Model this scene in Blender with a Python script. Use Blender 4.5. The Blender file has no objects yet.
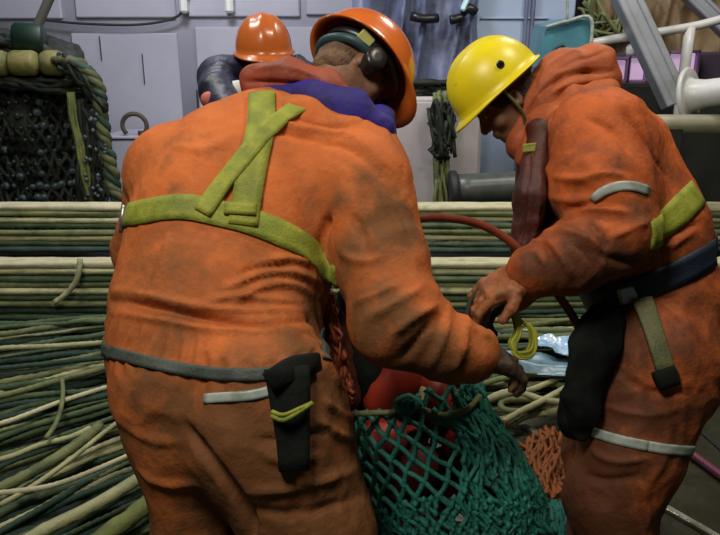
import bpy, math, random
import numpy as np
from mathutils import Vector, Matrix
from mathutils.bvhtree import BVHTree
random.seed(7)
C = bpy.context.scene.collection
# ------------------------------------------------------------------ camera, world, lights, exposure
TH = math.radians(17.0); CH = 1.62; F = 700.0
cam = bpy.data.cameras.new('camera'); camo = bpy.data.objects.new('camera', cam); C.objects.link(camo)
camo.location = (0, 0, CH); camo.rotation_euler = (math.radians(90) - TH, 0, 0)
cam.sensor_width = 36; cam.lens = 36 * F / 720; cam.clip_start = 0.05
bpy.context.scene.camera = camo
sc = bpy.context.scene
sc.view_settings.view_transform = 'Standard'; sc.view_settings.look = 'None'
sc.view_settings.gamma = 1; sc.view_settings.use_curve_mapping = False
sc.view_settings.exposure = 0.0
w = bpy.data.worlds.new('world'); sc.world = w; w.use_nodes = True
w.node_tree.nodes['Background'].inputs[0].default_value = (0.62, 0.80, 0.72, 1)
w.node_tree.nodes['Background'].inputs[1].default_value = 0.04

def area(name, loc, target, size, power, col, spread=180):
    l = bpy.data.lights.new(name, 'AREA'); l.size = size; l.energy = power; l.color = col
    l.spread = math.radians(spread)
    o = bpy.data.objects.new(name, l); C.objects.link(o); o.location = loc
    o.rotation_euler = (Vector(target) - Vector(loc)).to_track_quat('-Z', 'Y').to_euler()
    return o
area('deck_light', (-0.75, 0.40, 3.3), (-0.15, 1.9, 1.35), 0.70, 50, (1.0, 0.93, 0.80))
area('deck_light', (1.3, 1.9, 3.6), (0.7, 2.2, 1.2), 0.4, 30, (1.0, 0.90, 0.72))
area('wall_light', (-1.2, 4.4, 4.0), (-1.2, 6.8, 1.4), 0.8, 92, (0.88, 0.88, 1.0))
area('wall_light', (2.4, 3.9, 3.8), (2.6, 6.4, 1.6), 0.6, 35, (1.0, 0.93, 0.85))
area('pile_light', (-1.4, 3.1, 3.4), (-1.4, 3.5, 0.2), 0.5, 25, (0.98, 1.0, 0.85))
area('pile_light', (1.3, 4.0, 3.4), (1.0, 3.8, 0.3), 0.5, 21, (0.98, 1.0, 0.88))

# ------------------------------------------------------------------ projection helpers
cT, sT = math.cos(TH), math.sin(TH)
RGT = np.array([1., 0, 0]); UP = np.array([0, sT, cT]); BCK = np.array([0, -cT, sT])
EYE = np.array([0, 0, CH])
def D(x, y, z): return x * RGT + y * UP + z * BCK            # direction seen from the photographer's side
def P(px, py, d): return EYE + D((px - 360) / F * d, -(py - 267.5) / F * d, -d)
def Gz(px, py, z):
    r = P(px, py, 1.0) - EYE; t = (z - CH) / r[2]; return EYE + r * t
def PY(px, py, Y):
    r = P(px, py, 1.0) - EYE; t = Y / r[1]; return EYE + r * t
def unit(v): v = np.asarray(v, float); return v / np.linalg.norm(v)

# ------------------------------------------------------------------ noise
def hsh(i, j, k):
    n = np.sin(i * 127.1 + j * 311.7 + k * 74.7) * 43758.5453
    return n - np.floor(n)
def vnoise(p):
    i = np.floor(p); f = p - i; f = f * f * (3 - 2 * f)
    x, y, z = i[:, 0], i[:, 1], i[:, 2]; r = 0
    for a in (0, 1):
        wa = f[:, 0] if a else 1 - f[:, 0]
        for b in (0, 1):
            wb = f[:, 1] if b else 1 - f[:, 1]
            for c in (0, 1):
                wc = f[:, 2] if c else 1 - f[:, 2]
                r = r + wa * wb * wc * hsh(x + a, y + b, z + c)
    return r * 2 - 1

# ------------------------------------------------------------------ signed distance modelling
def cone(a, b, ra, rb, flat=None, k=0.03):
    a = np.array(a, float); b = np.array(b, float)
    if flat is not None:
        u, s = unit(flat[0]), flat[1]; m = min(1.0, s)
    def f(p):
        q = p - a; ba = b - a
        if flat is not None:
            q = q + np.outer((q @ u) * (1 / s - 1), u); ba = ba + (ba @ u) * (1 / s - 1) * u
        t = np.clip(q @ ba / (ba @ ba + 1e-9), 0, 1)
        d = np.linalg.norm(q - t[:, None] * ba, axis=1) - (ra + (rb - ra) * t)
        return d * m if flat is not None else d
    rr = max(ra, rb) * (max(1, flat[1]) if flat is not None else 1)
    return dict(f=f, k=k, lo=np.minimum(a, b) - rr, hi=np.maximum(a, b) + rr, s=1)
def ell(c, ax, r, k=0.02, s=1):
    c = np.array(c, float); A = np.array([unit(v) for v in ax]); r = np.array(r, float)
    def f(p):
        q = (p - c) @ A.T
        k0 = np.linalg.norm(q / r, axis=1) + 1e-9; k1 = np.linalg.norm(q / (r * r), axis=1) + 1e-9
        return k0 * (k0 - 1) / k1
    return dict(f=f, k=k, lo=c - r.max(), hi=c + r.max(), s=s)
def rbox(c, ax, h, r, k=0.02):
    c = np.array(c, float); A = np.array([unit(v) for v in ax]); h = np.array(h, float)
    def f(p):
        q = np.abs((p - c) @ A.T) - h + r
        return np.linalg.norm(np.maximum(q, 0), axis=1) + np.minimum(q.max(1), 0) - r
    return dict(f=f, k=k, lo=c - np.linalg.norm(h), hi=c + np.linalg.norm(h), s=1)
def pcone(p1, p2, r1, r2, flat=0.8, k=0.03, fd=None):
    # pixel (x, y, distance) ends, radii in pixels at those distances, flattened across the view
    a = P(*p1); b = P(*p2)
    fl = None if flat is None else (D(0, 0, 1) if fd is None else fd, flat)
    return cone(a, b, r1 * p1[2] / F, r2 * p2[2] / F, fl, k)
def evals(pr, p):
    d = None
    for q in pr:
        e = q['f'](p)
        if d is None: d = e; continue
        k = q['k']
        if q['s'] > 0:
            h = np.maximum(k - np.abs(d - e), 0) / k; d = np.minimum(d, e) - h * h * k * 0.25
        else:
            h = np.maximum(k - np.abs(d + e), 0) / k; d = np.maximum(d, -e) + h * h * k * 0.25
    return d
def sdf(pr, vox, disp=None):
    lo = np.min([q['lo'] for q in pr if q['s'] > 0], 0) - vox * 8
    hi = np.max([q['hi'] for q in pr if q['s'] > 0], 0) + vox * 8
    c4 = vox * 4
    n = np.ceil((hi - lo) / c4).astype(int) + 1
    g = np.stack(np.meshgrid(*[np.arange(m) for m in n], indexing='ij'), -1).reshape(-1, 3)
    dc = evals(pr, lo + (g + 0.5) * c4)
    N = n * 4
    V = np.where(dc < 0, -1.0, 1.0).reshape(n).astype(np.float32)
    V = V.repeat(4, 0).repeat(4, 1).repeat(4, 2)
    near = g[np.abs(dc) < c4 * 1.7]
    off = np.stack(np.meshgrid(*[np.arange(4)] * 3, indexing='ij'), -1).reshape(-1, 3)
    idx = (near[:, None, :] * 4 + off[None]).reshape(-1, 3)
    V[idx[:, 0], idx[:, 1], idx[:, 2]] = evals(pr, lo + (idx + 0.5) * vox)
    S = V < 0
    cnt = np.zeros(tuple(N - 1), np.int8)
    for a in (0, 1):
        for b in (0, 1):
            for c in (0, 1):
                cnt += S[a:N[0] - 1 + a, b:N[1] - 1 + b, c:N[2] - 1 + c]
    act = np.argwhere((cnt > 0) & (cnt < 8))
    im = -np.ones(tuple(N - 1), np.int32); im[act[:, 0], act[:, 1], act[:, 2]] = np.arange(len(act))
    acc = np.zeros((len(act), 3)); num = np.zeros(len(act))
    cs = [(a, b, c) for a in (0, 1) for b in (0, 1) for c in (0, 1)]
    for s in cs:
        for ax in range(3):
            if s[ax]: continue
            e = list(s); e[ax] = 1
            A = act + s; B = act + e
            va = V[A[:, 0], A[:, 1], A[:, 2]]; vb = V[B[:, 0], B[:, 1], B[:, 2]]
            m = (va < 0) != (vb < 0)
            t = np.where(m, va / np.where(m, va - vb, 1), 0)
            pt = np.array(s, float) + np.outer(t, np.eye(3)[ax])
            acc += pt * m[:, None]; num += m
    v = lo + (act + acc / num[:, None] + 0.5) * vox
    fs = []
    for ax in range(3):
        a1, a2 = (ax + 1) % 3, (ax + 2) % 3
        sl0 = [slice(None)] * 3; sl1 = [slice(None)] * 3
        sl0[ax] = slice(0, N[ax] - 1); sl1[ax] = slice(1, N[ax])
        X = np.argwhere(S[tuple(sl0)] != S[tuple(sl1)])
        X = X[(X[:, a1] > 0) & (X[:, a2] > 0) & (X[:, a1] < N[a1] - 1) & (X[:, a2] < N[a2] - 1)]
        e1 = np.eye(3, dtype=int)[a1]; e2 = np.eye(3, dtype=int)[a2]
        q = [X - e1 - e2, X - e2, X, X - e1]
        Q = np.stack([im[z[:, 0], z[:, 1], z[:, 2]] for z in q], 1)
        flip = ~S[X[:, 0], X[:, 1], X[:, 2]]
        Q[flip] = Q[flip][:, ::-1]
        fs.append(Q[(Q >= 0).all(1)])
    fcs = np.concatenate(fs)
    h = vox * 0.5
    def grad(v):
        return np.stack([evals(pr, v + np.eye(3)[i] * h) - evals(pr, v - np.eye(3)[i] * h) for i in range(3)], 1) / (2 * h)
    for it in range(2):
        gr = grad(v); d = evals(pr, v); l2 = (gr * gr).sum(1) + 1e-6
        v = v - gr * np.clip(d / l2, -vox, vox)[:, None]
    if disp is not None:
        nrm = gr / np.sqrt(l2)[:, None]
        v = v + nrm * disp(v, nrm)[:, None]
    return v, fcs

# ------------------------------------------------------------------ objects
ORG = {}
def tagset(o, label=None, cat=None, group=None, kind=None):
    if label: o['label'] = label
    if cat: o['category'] = cat
    if group: o['group'] = group
    if kind: o['kind'] = kind
    return o
def obj(name, vf, mat, parent=None, smooth=True, label=None, cat=None, group=None, kind=None, uvs=None):
    v = np.asarray(vf[0], float).reshape(-1, 3); f = vf[1]
    if parent is not None: org = ORG[parent.name]
    elif kind == 'structure': org = np.zeros(3)
    else:
        org = (v.min(0) + v.max(0)) / 2; org[2] = v[:, 2].min()
    me = bpy.data.meshes.new(name)
    me.from_pydata((v - org).tolist(), [], f.tolist() if isinstance(f, np.ndarray) else f)
    if smooth: me.polygons.foreach_set('use_smooth', [True] * len(me.polygons))
    me.materials.append(mat)
    o = bpy.data.objects.new(name, me); C.objects.link(o)
    if parent is not None: o.parent = parent
    else: o.location = org
    ORG[o.name] = org
    return tagset(o, label, cat, group, kind)
def thing(name, loc, label, cat, group=None):
    o = bpy.data.objects.new(name, None); C.objects.link(o); o.location = loc
    o.empty_display_size = 0.05
    ORG[o.name] = np.array(loc, float)
    return tagset(o, label, cat, group)
def bvh_of(vf): return BVHTree.FromPolygons([tuple(x) for x in vf[0]], [tuple(int(i) for i in q) for q in vf[1]])
def join(*L):
    V, Fc, n = [], [], 0
    for v, f in L:
        v = np.asarray(v, float).reshape(-1, 3); V.append(v)
        Fc += [tuple(int(i) + n for i in q) for q in f]; n += len(v)
    return np.concatenate(V), Fc
def box(c, h, ax=None, bev=0.0):
    c = np.array(c, float); A = np.eye(3) if ax is None else np.array([unit(a) for a in ax])
    if bev <= 0:
        v = np.array([[x, y, z] for x in (-1, 1) for y in (-1, 1) for z in (-1, 1)], float) * h
        f = [(0, 1, 3, 2), (4, 6, 7, 5), (0, 4, 5, 1), (2, 3, 7, 6), (0, 2, 6, 4), (1, 5, 7, 3)]
        return v @ A + c, f
    h = np.array(h, float); b = min(bev, h.min() * 0.9)
    ids = {}; v = []
    for x in (-1, 1):
        for y in (-1, 1):
            for z in (-1, 1):
                for k in range(3):
                    p = np.array([x, y, z]) * (h - b); p[k] += (x, y, z)[k] * b
                    ids[(x, y, z, k)] = len(v); v.append(p)
    f = []
    for k in range(3):
        a, b2 = (k + 1) % 3, (k + 2) % 3
        for s in (-1, 1):
            q = []
            for (u, w_) in ((-1, -1), (1, -1), (1, 1), (-1, 1)):
                t = [0, 0, 0]; t[k] = s; t[a] = u; t[b2] = w_; q.append(ids[(*t, k)])
            f.append(tuple(q if s > 0 else q[::-1]))
        for u in (-1, 1):
            for w_ in (-1, 1):
                t0 = [0, 0, 0]; t0[k] = -1; t0[a] = u; t0[b2] = w_; t1 = list(t0); t1[k] = 1
                q = [ids[(*t0, a)], ids[(*t1, a)], ids[(*t1, b2)], ids[(*t0, b2)]]
                f.append(tuple(q if u * w_ < 0 else q[::-1]))
    for x in (-1, 1):
        for y in (-1, 1):
            for z in (-1, 1):
                q = [ids[(x, y, z, k)] for k in range(3)]
                f.append(tuple(q if x * y * z > 0 else q[::-1]))
    return np.array(v) @ A + c, f
def spline(pts, step):
    pts = [np.array(p, float) for p in pts]
    if len(pts) == 2: pts = [pts[0], (pts[0] + pts[1]) / 2, pts[1]]
    p = [2 * pts[0] - pts[1]] + pts + [2 * pts[-1] - pts[-2]]
    out = []
    for i in range(1, len(p) - 2):
        n = max(2, int(np.linalg.norm(p[i + 1] - p[i]) / step))
        for t in np.arange(n) / n:
            out.append(0.5 * ((2 * p[i]) + (-p[i - 1] + p[i + 1]) * t + (2 * p[i - 1] - 5 * p[i] + 4 * p[i + 1] - p[i + 2]) * t * t
                              + (-p[i - 1] + 3 * p[i] - 3 * p[i + 1] + p[i + 2]) * t ** 3))
    out.append(p[-2]); return np.array(out)
def tube(pts, r, n=8, step=None, lobes=0, pitch=0.12, amp=0.14, taper=None, closed=False, jit=0):
    step = step or r * 1.6
    c = spline(pts, step); m = len(c)
    if jit: c = c + np.stack([vnoise(c * 9 + 7 * i + jit * 31) for i in range(3)], 1) * r * 0.5
    T = np.gradient(c, axis=0); T /= np.linalg.norm(T, axis=1)[:, None] + 1e-12
    up = np.array([0, 0, 1.]) if abs(T[0][2]) < 0.9 else np.array([0, 1., 0])
    N_ = np.cross(T[0], up); N_ /= np.linalg.norm(N_); NN = []
    for i in range(m):
        N_ = N_ - (N_ @ T[i]) * T[i]; N_ /= np.linalg.norm(N_) + 1e-12; NN.append(N_)
    NN = np.array(NN); BB = np.cross(T, NN)
    s = np.concatenate([[0], np.cumsum(np.linalg.norm(np.diff(c, axis=0), axis=1))])
    a = np.arange(n) / n * 2 * math.pi
    R = np.full((m, n), r) if np.isscalar(r) else np.array(r)[:, None].repeat(n, 1)
    if taper is not None: R = R * np.interp(s / s[-1], np.linspace(0, 1, len(taper)), taper)[:, None]
    if lobes: R = R * (1 + amp * (np.abs(np.cos((a[None] + s[:, None] / pitch * 2 * math.pi) * lobes / 2)) - 0.6))
    v = c[:, None] + NN[:, None] * (np.cos(a)[None, :, None] * R[..., None]) + BB[:, None] * (np.sin(a)[None, :, None] * R[..., None])
    v = v.reshape(-1, 3)
    i = np.arange(m - 1)[:, None] * n; j = np.arange(n)[None]; j2 = (j + 1) % n
    f = np.stack([i + j, i + j2, i + n + j2, i + n + j], -1).reshape(-1, 4)
    f = [tuple(q) for q in f.tolist()] + [tuple(range(n - 1, -1, -1)), tuple(range((m - 1) * n, m * n))]
    return v, f
def lathe(prof, c, ax, n=24, sx=1, sy=1):
    # prof: (radius, height) list, ax rows: x, y, axis
    A = np.array([unit(a) for a in ax]); a = np.arange(n) / n * 2 * math.pi; v = []
    for r, h in prof: v += [[r * math.cos(t) * sx, r * math.sin(t) * sy, h] for t in a]
    f = [(i * n + j, i * n + (j + 1) % n, (i + 1) * n + (j + 1) % n, (i + 1) * n + j) for i in range(len(prof) - 1) for j in range(n)]
    f += [tuple(range(n - 1, -1, -1)), tuple(range((len(prof) - 1) * n, len(prof) * n))]
    return np.array(v) @ A + np.array(c, float), f
def frame(ax):
    ax = unit(ax); t = np.array([0, 0, 1.]) if abs(ax[2]) < 0.9 else np.array([1., 0, 0])
    x = unit(np.cross(t, ax)); return x, np.cross(ax, x), ax

# ------------------------------------------------------------------ materials
def mat(name, col, rough=0.6, col2=None, nscale=8, nlo=0.4, nhi=0.65, metal=0, bump=0.0, bscale=60, spec=0.5,
        dirt=None, dlo=0.5, dhi=0.7, dscale=5, zgrad=None, emit=None, alpha=1, soil=False, coat=0, trans=0, stretch=(1, 1, 1), sheen=0):
    m = bpy.data.materials.new(name); m.use_nodes = True; nt = m.node_tree; nd = nt.nodes; L = nt.links
    b = nd['Principled BSDF']; b.inputs['Base Color'].default_value = (*col, 1)
    b.inputs['Roughness'].default_value = rough; b.inputs['Metallic'].default_value = metal
    b.inputs['Specular IOR Level'].default_value = spec; b.inputs['Alpha'].default_value = alpha
    b.inputs['Coat Weight'].default_value = coat; b.inputs['Transmission Weight'].default_value = trans
    b.inputs['Sheen Weight'].default_value = sheen
    tc = nd.new('ShaderNodeTexCoord'); mp = nd.new('ShaderNodeMapping'); mp.inputs['Scale'].default_value = stretch
    L.new(tc.outputs['Object'], mp.inputs['Vector'])
    def noise(s, det=4, rgh=0.6, src=mp):
        n = nd.new('ShaderNodeTexNoise'); n.inputs['Scale'].default_value = s; n.inputs['Detail'].default_value = det
        n.inputs['Roughness'].default_value = rgh; L.new(src.outputs['Vector' if src is mp else 'Object'], n.inputs['Vector']); return n
    def ramp(n, lo, hi):
        r = nd.new('ShaderNodeMapRange'); r.inputs['From Min'].default_value = lo; r.inputs['From Max'].default_value = hi
        L.new(n, r.inputs['Value']); return r.outputs['Result']
    def mix(fac, a, bb):
        x = nd.new('ShaderNodeMix'); x.data_type = 'RGBA'
        L.new(fac, x.inputs['Factor'])
        if isinstance(a, tuple): x.inputs['A'].default_value = (*a, 1)
        else: L.new(a, x.inputs['A'])
        x.inputs['B'].default_value = (*bb, 1); return x.outputs['Result']
    cur = col
    if col2 is not None: cur = mix(ramp(noise(nscale).outputs['Fac'], nlo, nhi), cur, col2)
    if dirt is not None:
        nn = noise(dscale, 8, 0.7, tc).outputs['Fac']
        if zgrad:  # coverall dirt rises toward the legs, also standing in for dimmer light
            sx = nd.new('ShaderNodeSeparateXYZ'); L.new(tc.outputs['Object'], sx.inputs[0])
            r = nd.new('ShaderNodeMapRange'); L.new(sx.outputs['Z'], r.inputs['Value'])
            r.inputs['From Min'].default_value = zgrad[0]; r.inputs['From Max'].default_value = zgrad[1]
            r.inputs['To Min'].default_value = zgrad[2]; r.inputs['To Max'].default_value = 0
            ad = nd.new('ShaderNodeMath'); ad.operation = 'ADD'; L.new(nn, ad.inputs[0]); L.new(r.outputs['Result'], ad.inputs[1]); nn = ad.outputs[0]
        if soil:
            at = nd.new('ShaderNodeAttribute'); at.attribute_name = 'soil'
            ad = nd.new('ShaderNodeMath'); ad.operation = 'ADD'; L.new(nn, ad.inputs[0]); L.new(at.outputs['Fac'], ad.inputs[1]); nn = ad.outputs[0]
        cur = mix(ramp(nn, dlo, dhi), cur, dirt)
    if not isinstance(cur, tuple): L.new(cur, b.inputs['Base Color'])
    if bump:
        bp = nd.new('ShaderNodeBump'); bp.inputs['Strength'].default_value = bump; bp.inputs['Distance'].default_value = 0.01
        L.new(noise(bscale, 5).outputs['Fac'], bp.inputs['Height']); L.new(bp.outputs['Normal'], b.inputs['Normal'])
    if emit: b.inputs['Emission Color'].default_value = (*emit[0], 1); b.inputs['Emission Strength'].default_value = emit[1]
    return m
M = {}
M['coverA'] = mat('orange_cloth', (0.60, 0.155, 0.036), 0.75, (0.48, 0.120, 0.030), 6, dirt=(0.19, 0.075, 0.026), dlo=0.50, dhi=0.78, dscale=5, zgrad=(0.60, 1.35, 0.27), bump=0.5, bscale=30, soil=True, spec=0.25)  # dirt thickened low down also carries the dimmer light on the legs
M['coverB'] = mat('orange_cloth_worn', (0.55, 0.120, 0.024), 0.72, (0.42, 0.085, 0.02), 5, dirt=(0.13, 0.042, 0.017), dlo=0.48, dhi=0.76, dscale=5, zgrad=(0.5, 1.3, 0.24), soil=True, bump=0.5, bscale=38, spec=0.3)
M['navy'] = mat('navy_cloth', (0.012, 0.012, 0.032), 0.45, (0.03, 0.03, 0.07), 9, bump=0.3, bscale=40)
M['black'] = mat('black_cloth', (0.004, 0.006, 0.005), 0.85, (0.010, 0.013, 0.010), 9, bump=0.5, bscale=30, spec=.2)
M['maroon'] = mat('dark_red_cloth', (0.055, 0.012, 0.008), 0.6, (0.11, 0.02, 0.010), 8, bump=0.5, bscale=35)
M['hoodr'] = mat('brick_red_cloth', (0.33, 0.065, 0.030), 0.6, (0.22, 0.045, 0.022), 9, bump=0.35, bscale=40)
M['hoodo'] = mat('orange_hood_cloth', (0.46, 0.112, 0.028), 0.7, (0.32, 0.068, 0.02), 9, bump=0.35, bscale=40)
M['violet'] = mat('violet_cloth', (0.028, 0.014, 0.24), 0.75, (0.012, 0.008, 0.10), 12, bump=0.4, bscale=40)
M['web'] = mat('yellow_green_webbing', (0.34, 0.36, 0.035), 0.65, (0.19, 0.23, 0.02), 14, dirt=(0.10, 0.12, 0.022), dlo=0.45, dhi=0.8, dscale=9, bump=0.3, bscale=150)
M['grey_web'] = mat('grey_webbing', (0.065, 0.085, 0.072), 0.6, (0.04, 0.05, 0.045), 20, bump=0.3, bscale=150)
M['blue_web'] = mat('dark_blue_webbing', (0.018, 0.030, 0.065), 0.55, (0.01, 0.02, 0.03), 15, bump=0.3, bscale=150)
M['olive_web'] = mat('olive_webbing', (0.13, 0.13, 0.045), 0.6, (0.07, 0.08, 0.03), 15, bump=0.3, bscale=150)
M['reflect'] = mat('reflective_tape', (0.38, 0.42, 0.40), 0.4, (0.20, 0.25, 0.20), 20)
M['skin'] = mat('skin', (0.23, 0.115, 0.066), 0.55, (0.15, 0.07, 0.04), 18, bump=0.15, bscale=90)
M['hair'] = mat('dark_hair', (0.018, 0.012, 0.009), 0.6, bump=0.8, bscale=120, stretch=(1, 6, 1))
M['hairA'] = mat('brown_hair', (0.19, 0.10, 0.045), 0.7, (0.10, 0.05, 0.03), 40, bump=0.8, bscale=120)
M['glove'] = mat('dirty_glove_rubber', (0.40, 0.13, 0.04), 0.6, (0.22, 0.075, 0.028), 22, dirt=(0.08, 0.04, 0.02), dlo=0.5, dhi=0.75, dscale=14, bump=0.4, bscale=60)
M['gloved'] = mat('dark_glove_rubber', (0.06, 0.03, 0.016), 0.55, (0.03, 0.02, 0.012), 22, bump=0.4, bscale=60)
M['helmo'] = mat('orange_plastic', (0.68, 0.15, 0.020), 0.25, (0.60, 0.13, 0.02), 8, spec=0.55, coat=0.4)
M['helmo2'] = mat('orange_plastic_dull', (0.56, 0.13, 0.022), 0.3, (0.48, 0.11, 0.022), 8, spec=0.5, coat=0.3)
M['helmy'] = mat('yellow_plastic', (0.80, 0.66, 0.012), 0.35, (0.70, 0.58, 0.015), 9, spec=0.4, dirt=(0.30, 0.22, 0.02), dlo=0.62, dhi=0.85, dscale=22)
M['blackp'] = mat('black_plastic', (0.012, 0.013, 0.014), 0.35)
M['tealp'] = mat('teal_foam', (0.02, 0.055, 0.065), 0.5)
M['pad'] = mat('pale_pad', (0.50, 0.50, 0.16), 0.5)
M['boot'] = mat('black_rubber', (0.015, 0.015, 0.014), 0.4)
M['steel'] = mat('steel', (0.45, 0.45, 0.45), 0.4, metal=0.8)
# ropes
M['rpale'] = mat('pale_rope_fibre', (0.46, 0.44, 0.24), 0.8, (0.30, 0.31, 0.17), 9, dirt=(0.10, 0.12, 0.06), dlo=0.55, dhi=0.8, dscale=7, bump=0.5, bscale=110)
M['rcream'] = mat('cream_rope_fibre', (0.60, 0.55, 0.36), 0.8, (0.46, 0.44, 0.28), 9, dirt=(0.2, 0.2, 0.12), dlo=0.6, dhi=0.85, dscale=7, bump=0.5, bscale=110)
M['rgreen'] = mat('green_rope_fibre', (0.055, 0.095, 0.045), 0.8, (0.10, 0.14, 0.065), 9, dirt=(0.03, 0.05, 0.03), dlo=0.5, dhi=0.75, dscale=7, bump=0.5, bscale=110)
M['rteal'] = mat('dark_green_rope_fibre', (0.016, 0.042, 0.028), 0.75, (0.035, 0.075, 0.05), 9, bump=0.5, bscale=110)
M['rolive'] = mat('olive_rope_fibre', (0.20, 0.22, 0.09), 0.8, (0.12, 0.14, 0.06), 9, dirt=(0.05, 0.06, 0.03), dlo=0.5, dhi=0.75, dscale=7, bump=0.5, bscale=110)
M['ryg'] = mat('yellow_green_rope_fibre', (0.20, 0.22, 0.06), 0.85, (0.10, 0.12, 0.04), 9, bump=0.5, bscale=110)
M['rdark'] = mat('black_green_rope_fibre', (0.007, 0.011, 0.008), 0.7, (0.020, 0.025, 0.015), 14, bump=0.6, bscale=90)

# ================================================================== SETTING
M['deck'] = mat('wet_deck_paint', (0.045, 0.042, 0.024), 0.35, (0.075, 0.07, 0.045), 3, dirt=(0.02, 0.02, 0.012), dlo=0.5, dhi=0.7, dscale=2.5, bump=0.35, bscale=25)
M['wallm'] = mat('violet_grey_steel', (0.34, 0.34, 0.41), 0.5, (0.39, 0.39, 0.46), 1.5, dirt=(0.20, 0.21, 0.24), dlo=0.6, dhi=0.8, dscale=2.2, bump=0.1, bscale=8)
M['panelm'] = mat('pale_violet_paint', (0.39, 0.39, 0.46), 0.45, (0.43, 0.43, 0.50), 2, dirt=(0.26, 0.26, 0.27), dlo=0.62, dhi=0.82, dscale=3, bump=0.08, bscale=8)
M['bluep'] = mat('pale_blue_paint', (0.33, 0.41, 0.58), 0.4, (0.38, 0.46, 0.62), 2)
M['lockerm'] = mat('cream_white_paint', (0.50, 0.46, 0.48), 0.5, (0.42, 0.38, 0.38), 3, dirt=(0.22, 0.2, 0.16), dlo=0.6, dhi=0.8, dscale=4)
M['darkst'] = mat('dark_steel', (0.018, 0.020, 0.018), 0.6, (0.03, 0.03, 0.026), 4)
obj('floor', box((0, 4, -0.05), (6, 6, 0.05)), M['deck'], kind='structure')
wy = 6.9
wb = obj('wall_back', box((-1.2, wy + 0.1, 2.2), (4.2, 0.1, 2.2)), M['wallm'], kind='structure')
def wall_rect(x0, y0, x1, y1, Y, dep):
    a = PY(x0, y0, Y); b = PY(x1, y1, Y)
    zc = (a[2] + b[2]) / 2
    return (np.array([(a[0] + b[0]) / 2, Y + dep / 2, zc]), np.array([abs(b[0] - a[0]) / 2, dep / 2, abs(a[2] - b[2]) / 2]))
for r in ((-60, 33, 66, 203), (70, 33, 189, 203), (194, 27, 330, 203), (334, 22, 405, 203), (-60, -70, 62, 19), (66, -70, 176, 18), (182, -70, 300, 17), (304, -70, 400, 15)):
    c, h = wall_rect(*r, wy - 0.04, 0.05); obj('panel', box(c, h, bev=0.012), M['panelm'], wb, smooth=False)
for x in (182, 228):                                           # light streaks high on the wall, painted as white boxes
    c, h = wall_rect(x - 5, -20, x + 5, 13, wy - 0.16, 0.12); obj('light_streak', box(c, h, bev=0.02), mat('streak_white', (0.75, 0.78, 0.72), 0.35), wb, smooth=False)
for x, y0, y1 in ((143, 54, 84), (100, 36, 60), (197, 90, 110)):
    c, h = wall_rect(x - 1.2, y0, x + 1.2, y1, wy - 0.07, 0.03); obj('hinge', box(c, h, bev=0.004), M['darkst'], wb, smooth=False)
# cable along the wall
obj('cable', tube([PY(x, y, wy - 0.10) for x, y in ((40, 19), (62, 22), (90, 24), (130, 25), (160, 22), (178, 16), (186, 4), (190, -25))], 0.013, 6, 0.08), M['darkst'],
    label='thin dark cable sagging along the pale violet wall', cat='cable')
# low steel locker against the wall, shackle on it
c, h = wall_rect(104, 139, 330, 330, 6.1, 0.6); h[2] = PY(0, 139, 6.1)[2] / 2; c[2] = h[2]
lk = thing('steel_locker', (c[0], c[1], 0), 'pale violet low steel locker against the wall, under the rusty ring', 'locker')
obj('body', box(c, h, bev=0.02), M['panelm'], lk, smooth=False)
obj('lid', box(c + [0, 0, h[2] + 0.012], [h[0] + 0.015, h[1] + 0.015, 0.012], bev=0.006), M['panelm'], lk, smooth=False)
zt = c[2] + h[2] + 0.024
rg = thing('mooring_ring', (PY(137, 130, 6.15)[0], 6.15, zt), 'dark rusty steel ring standing on the pale steel locker', 'ring')
M['rust'] = mat('rusty_steel', (0.05, 0.045, 0.035), 0.6, (0.10, 0.07, 0.04), 12, bump=0.4, bscale=60)
X0 = PY(135, 130, 6.15)[0]
obj('ring', tube([(X0 + 0.105 * math.cos(a), 6.15, zt + 0.085 + 0.10 * math.sin(a)) for a in np.linspace(-0.9, 3.9, 12)], 0.02, 8, 0.02), M['rust'], rg)
obj('pin', tube([(X0 + 0.03, 6.15, zt + 0.02), (X0 + 0.20, 6.13, zt + 0.022)], 0.022, 8, 0.04), M['rust'], rg)
# cream-white cabinet between the men, dark green net heap on it
c, h = wall_rect(392, 97, 437, 330, 5.4, 0.5); zt2 = PY(0, 97, 5.4)[2]; h[2] = zt2 / 2; c[2] = h[2]
cb = thing('steel_cabinet', (c[0], c[1], 0), 'cream white steel cabinet behind the ropes, left of the two white posts', 'cabinet')
obj('body', box(c, h, bev=0.02), M['lockerm'], cb, smooth=False)
c2 = c.copy(); c2[1] -= h[1] + 0.008
obj('door', box(c2 + [0, 0, 0.02], [h[0] - 0.03, 0.008, h[2] - 0.06], bev=0.004), M['lockerm'], cb, smooth=False)
for k, (x, w_, y0) in enumerate(((452, 7, 100), (467, 7, 104))):
    c, h = wall_rect(x - w_, y0, x + w_, 300, 5.6, 0.16); h[2] = PY(0, y0, 5.6)[2] / 2; c[2] = h[2]
    p_ = thing('steel_post', (c[0], c[1], 0), ('left of the two white steel posts behind the ropes, nearer the green net', 'right of the two white steel posts behind the ropes, nearer the yellow helmet')[k], 'post')
    obj('shaft', box(c, h, bev=0.03), M['lockerm'], p_, smooth=False)
    obj('base_plate', box((c[0], c[1], 0.015), (h[0] + 0.03, h[1] + 0.03, 0.015), bev=0.005), M['lockerm'], p_, smooth=False)

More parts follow.
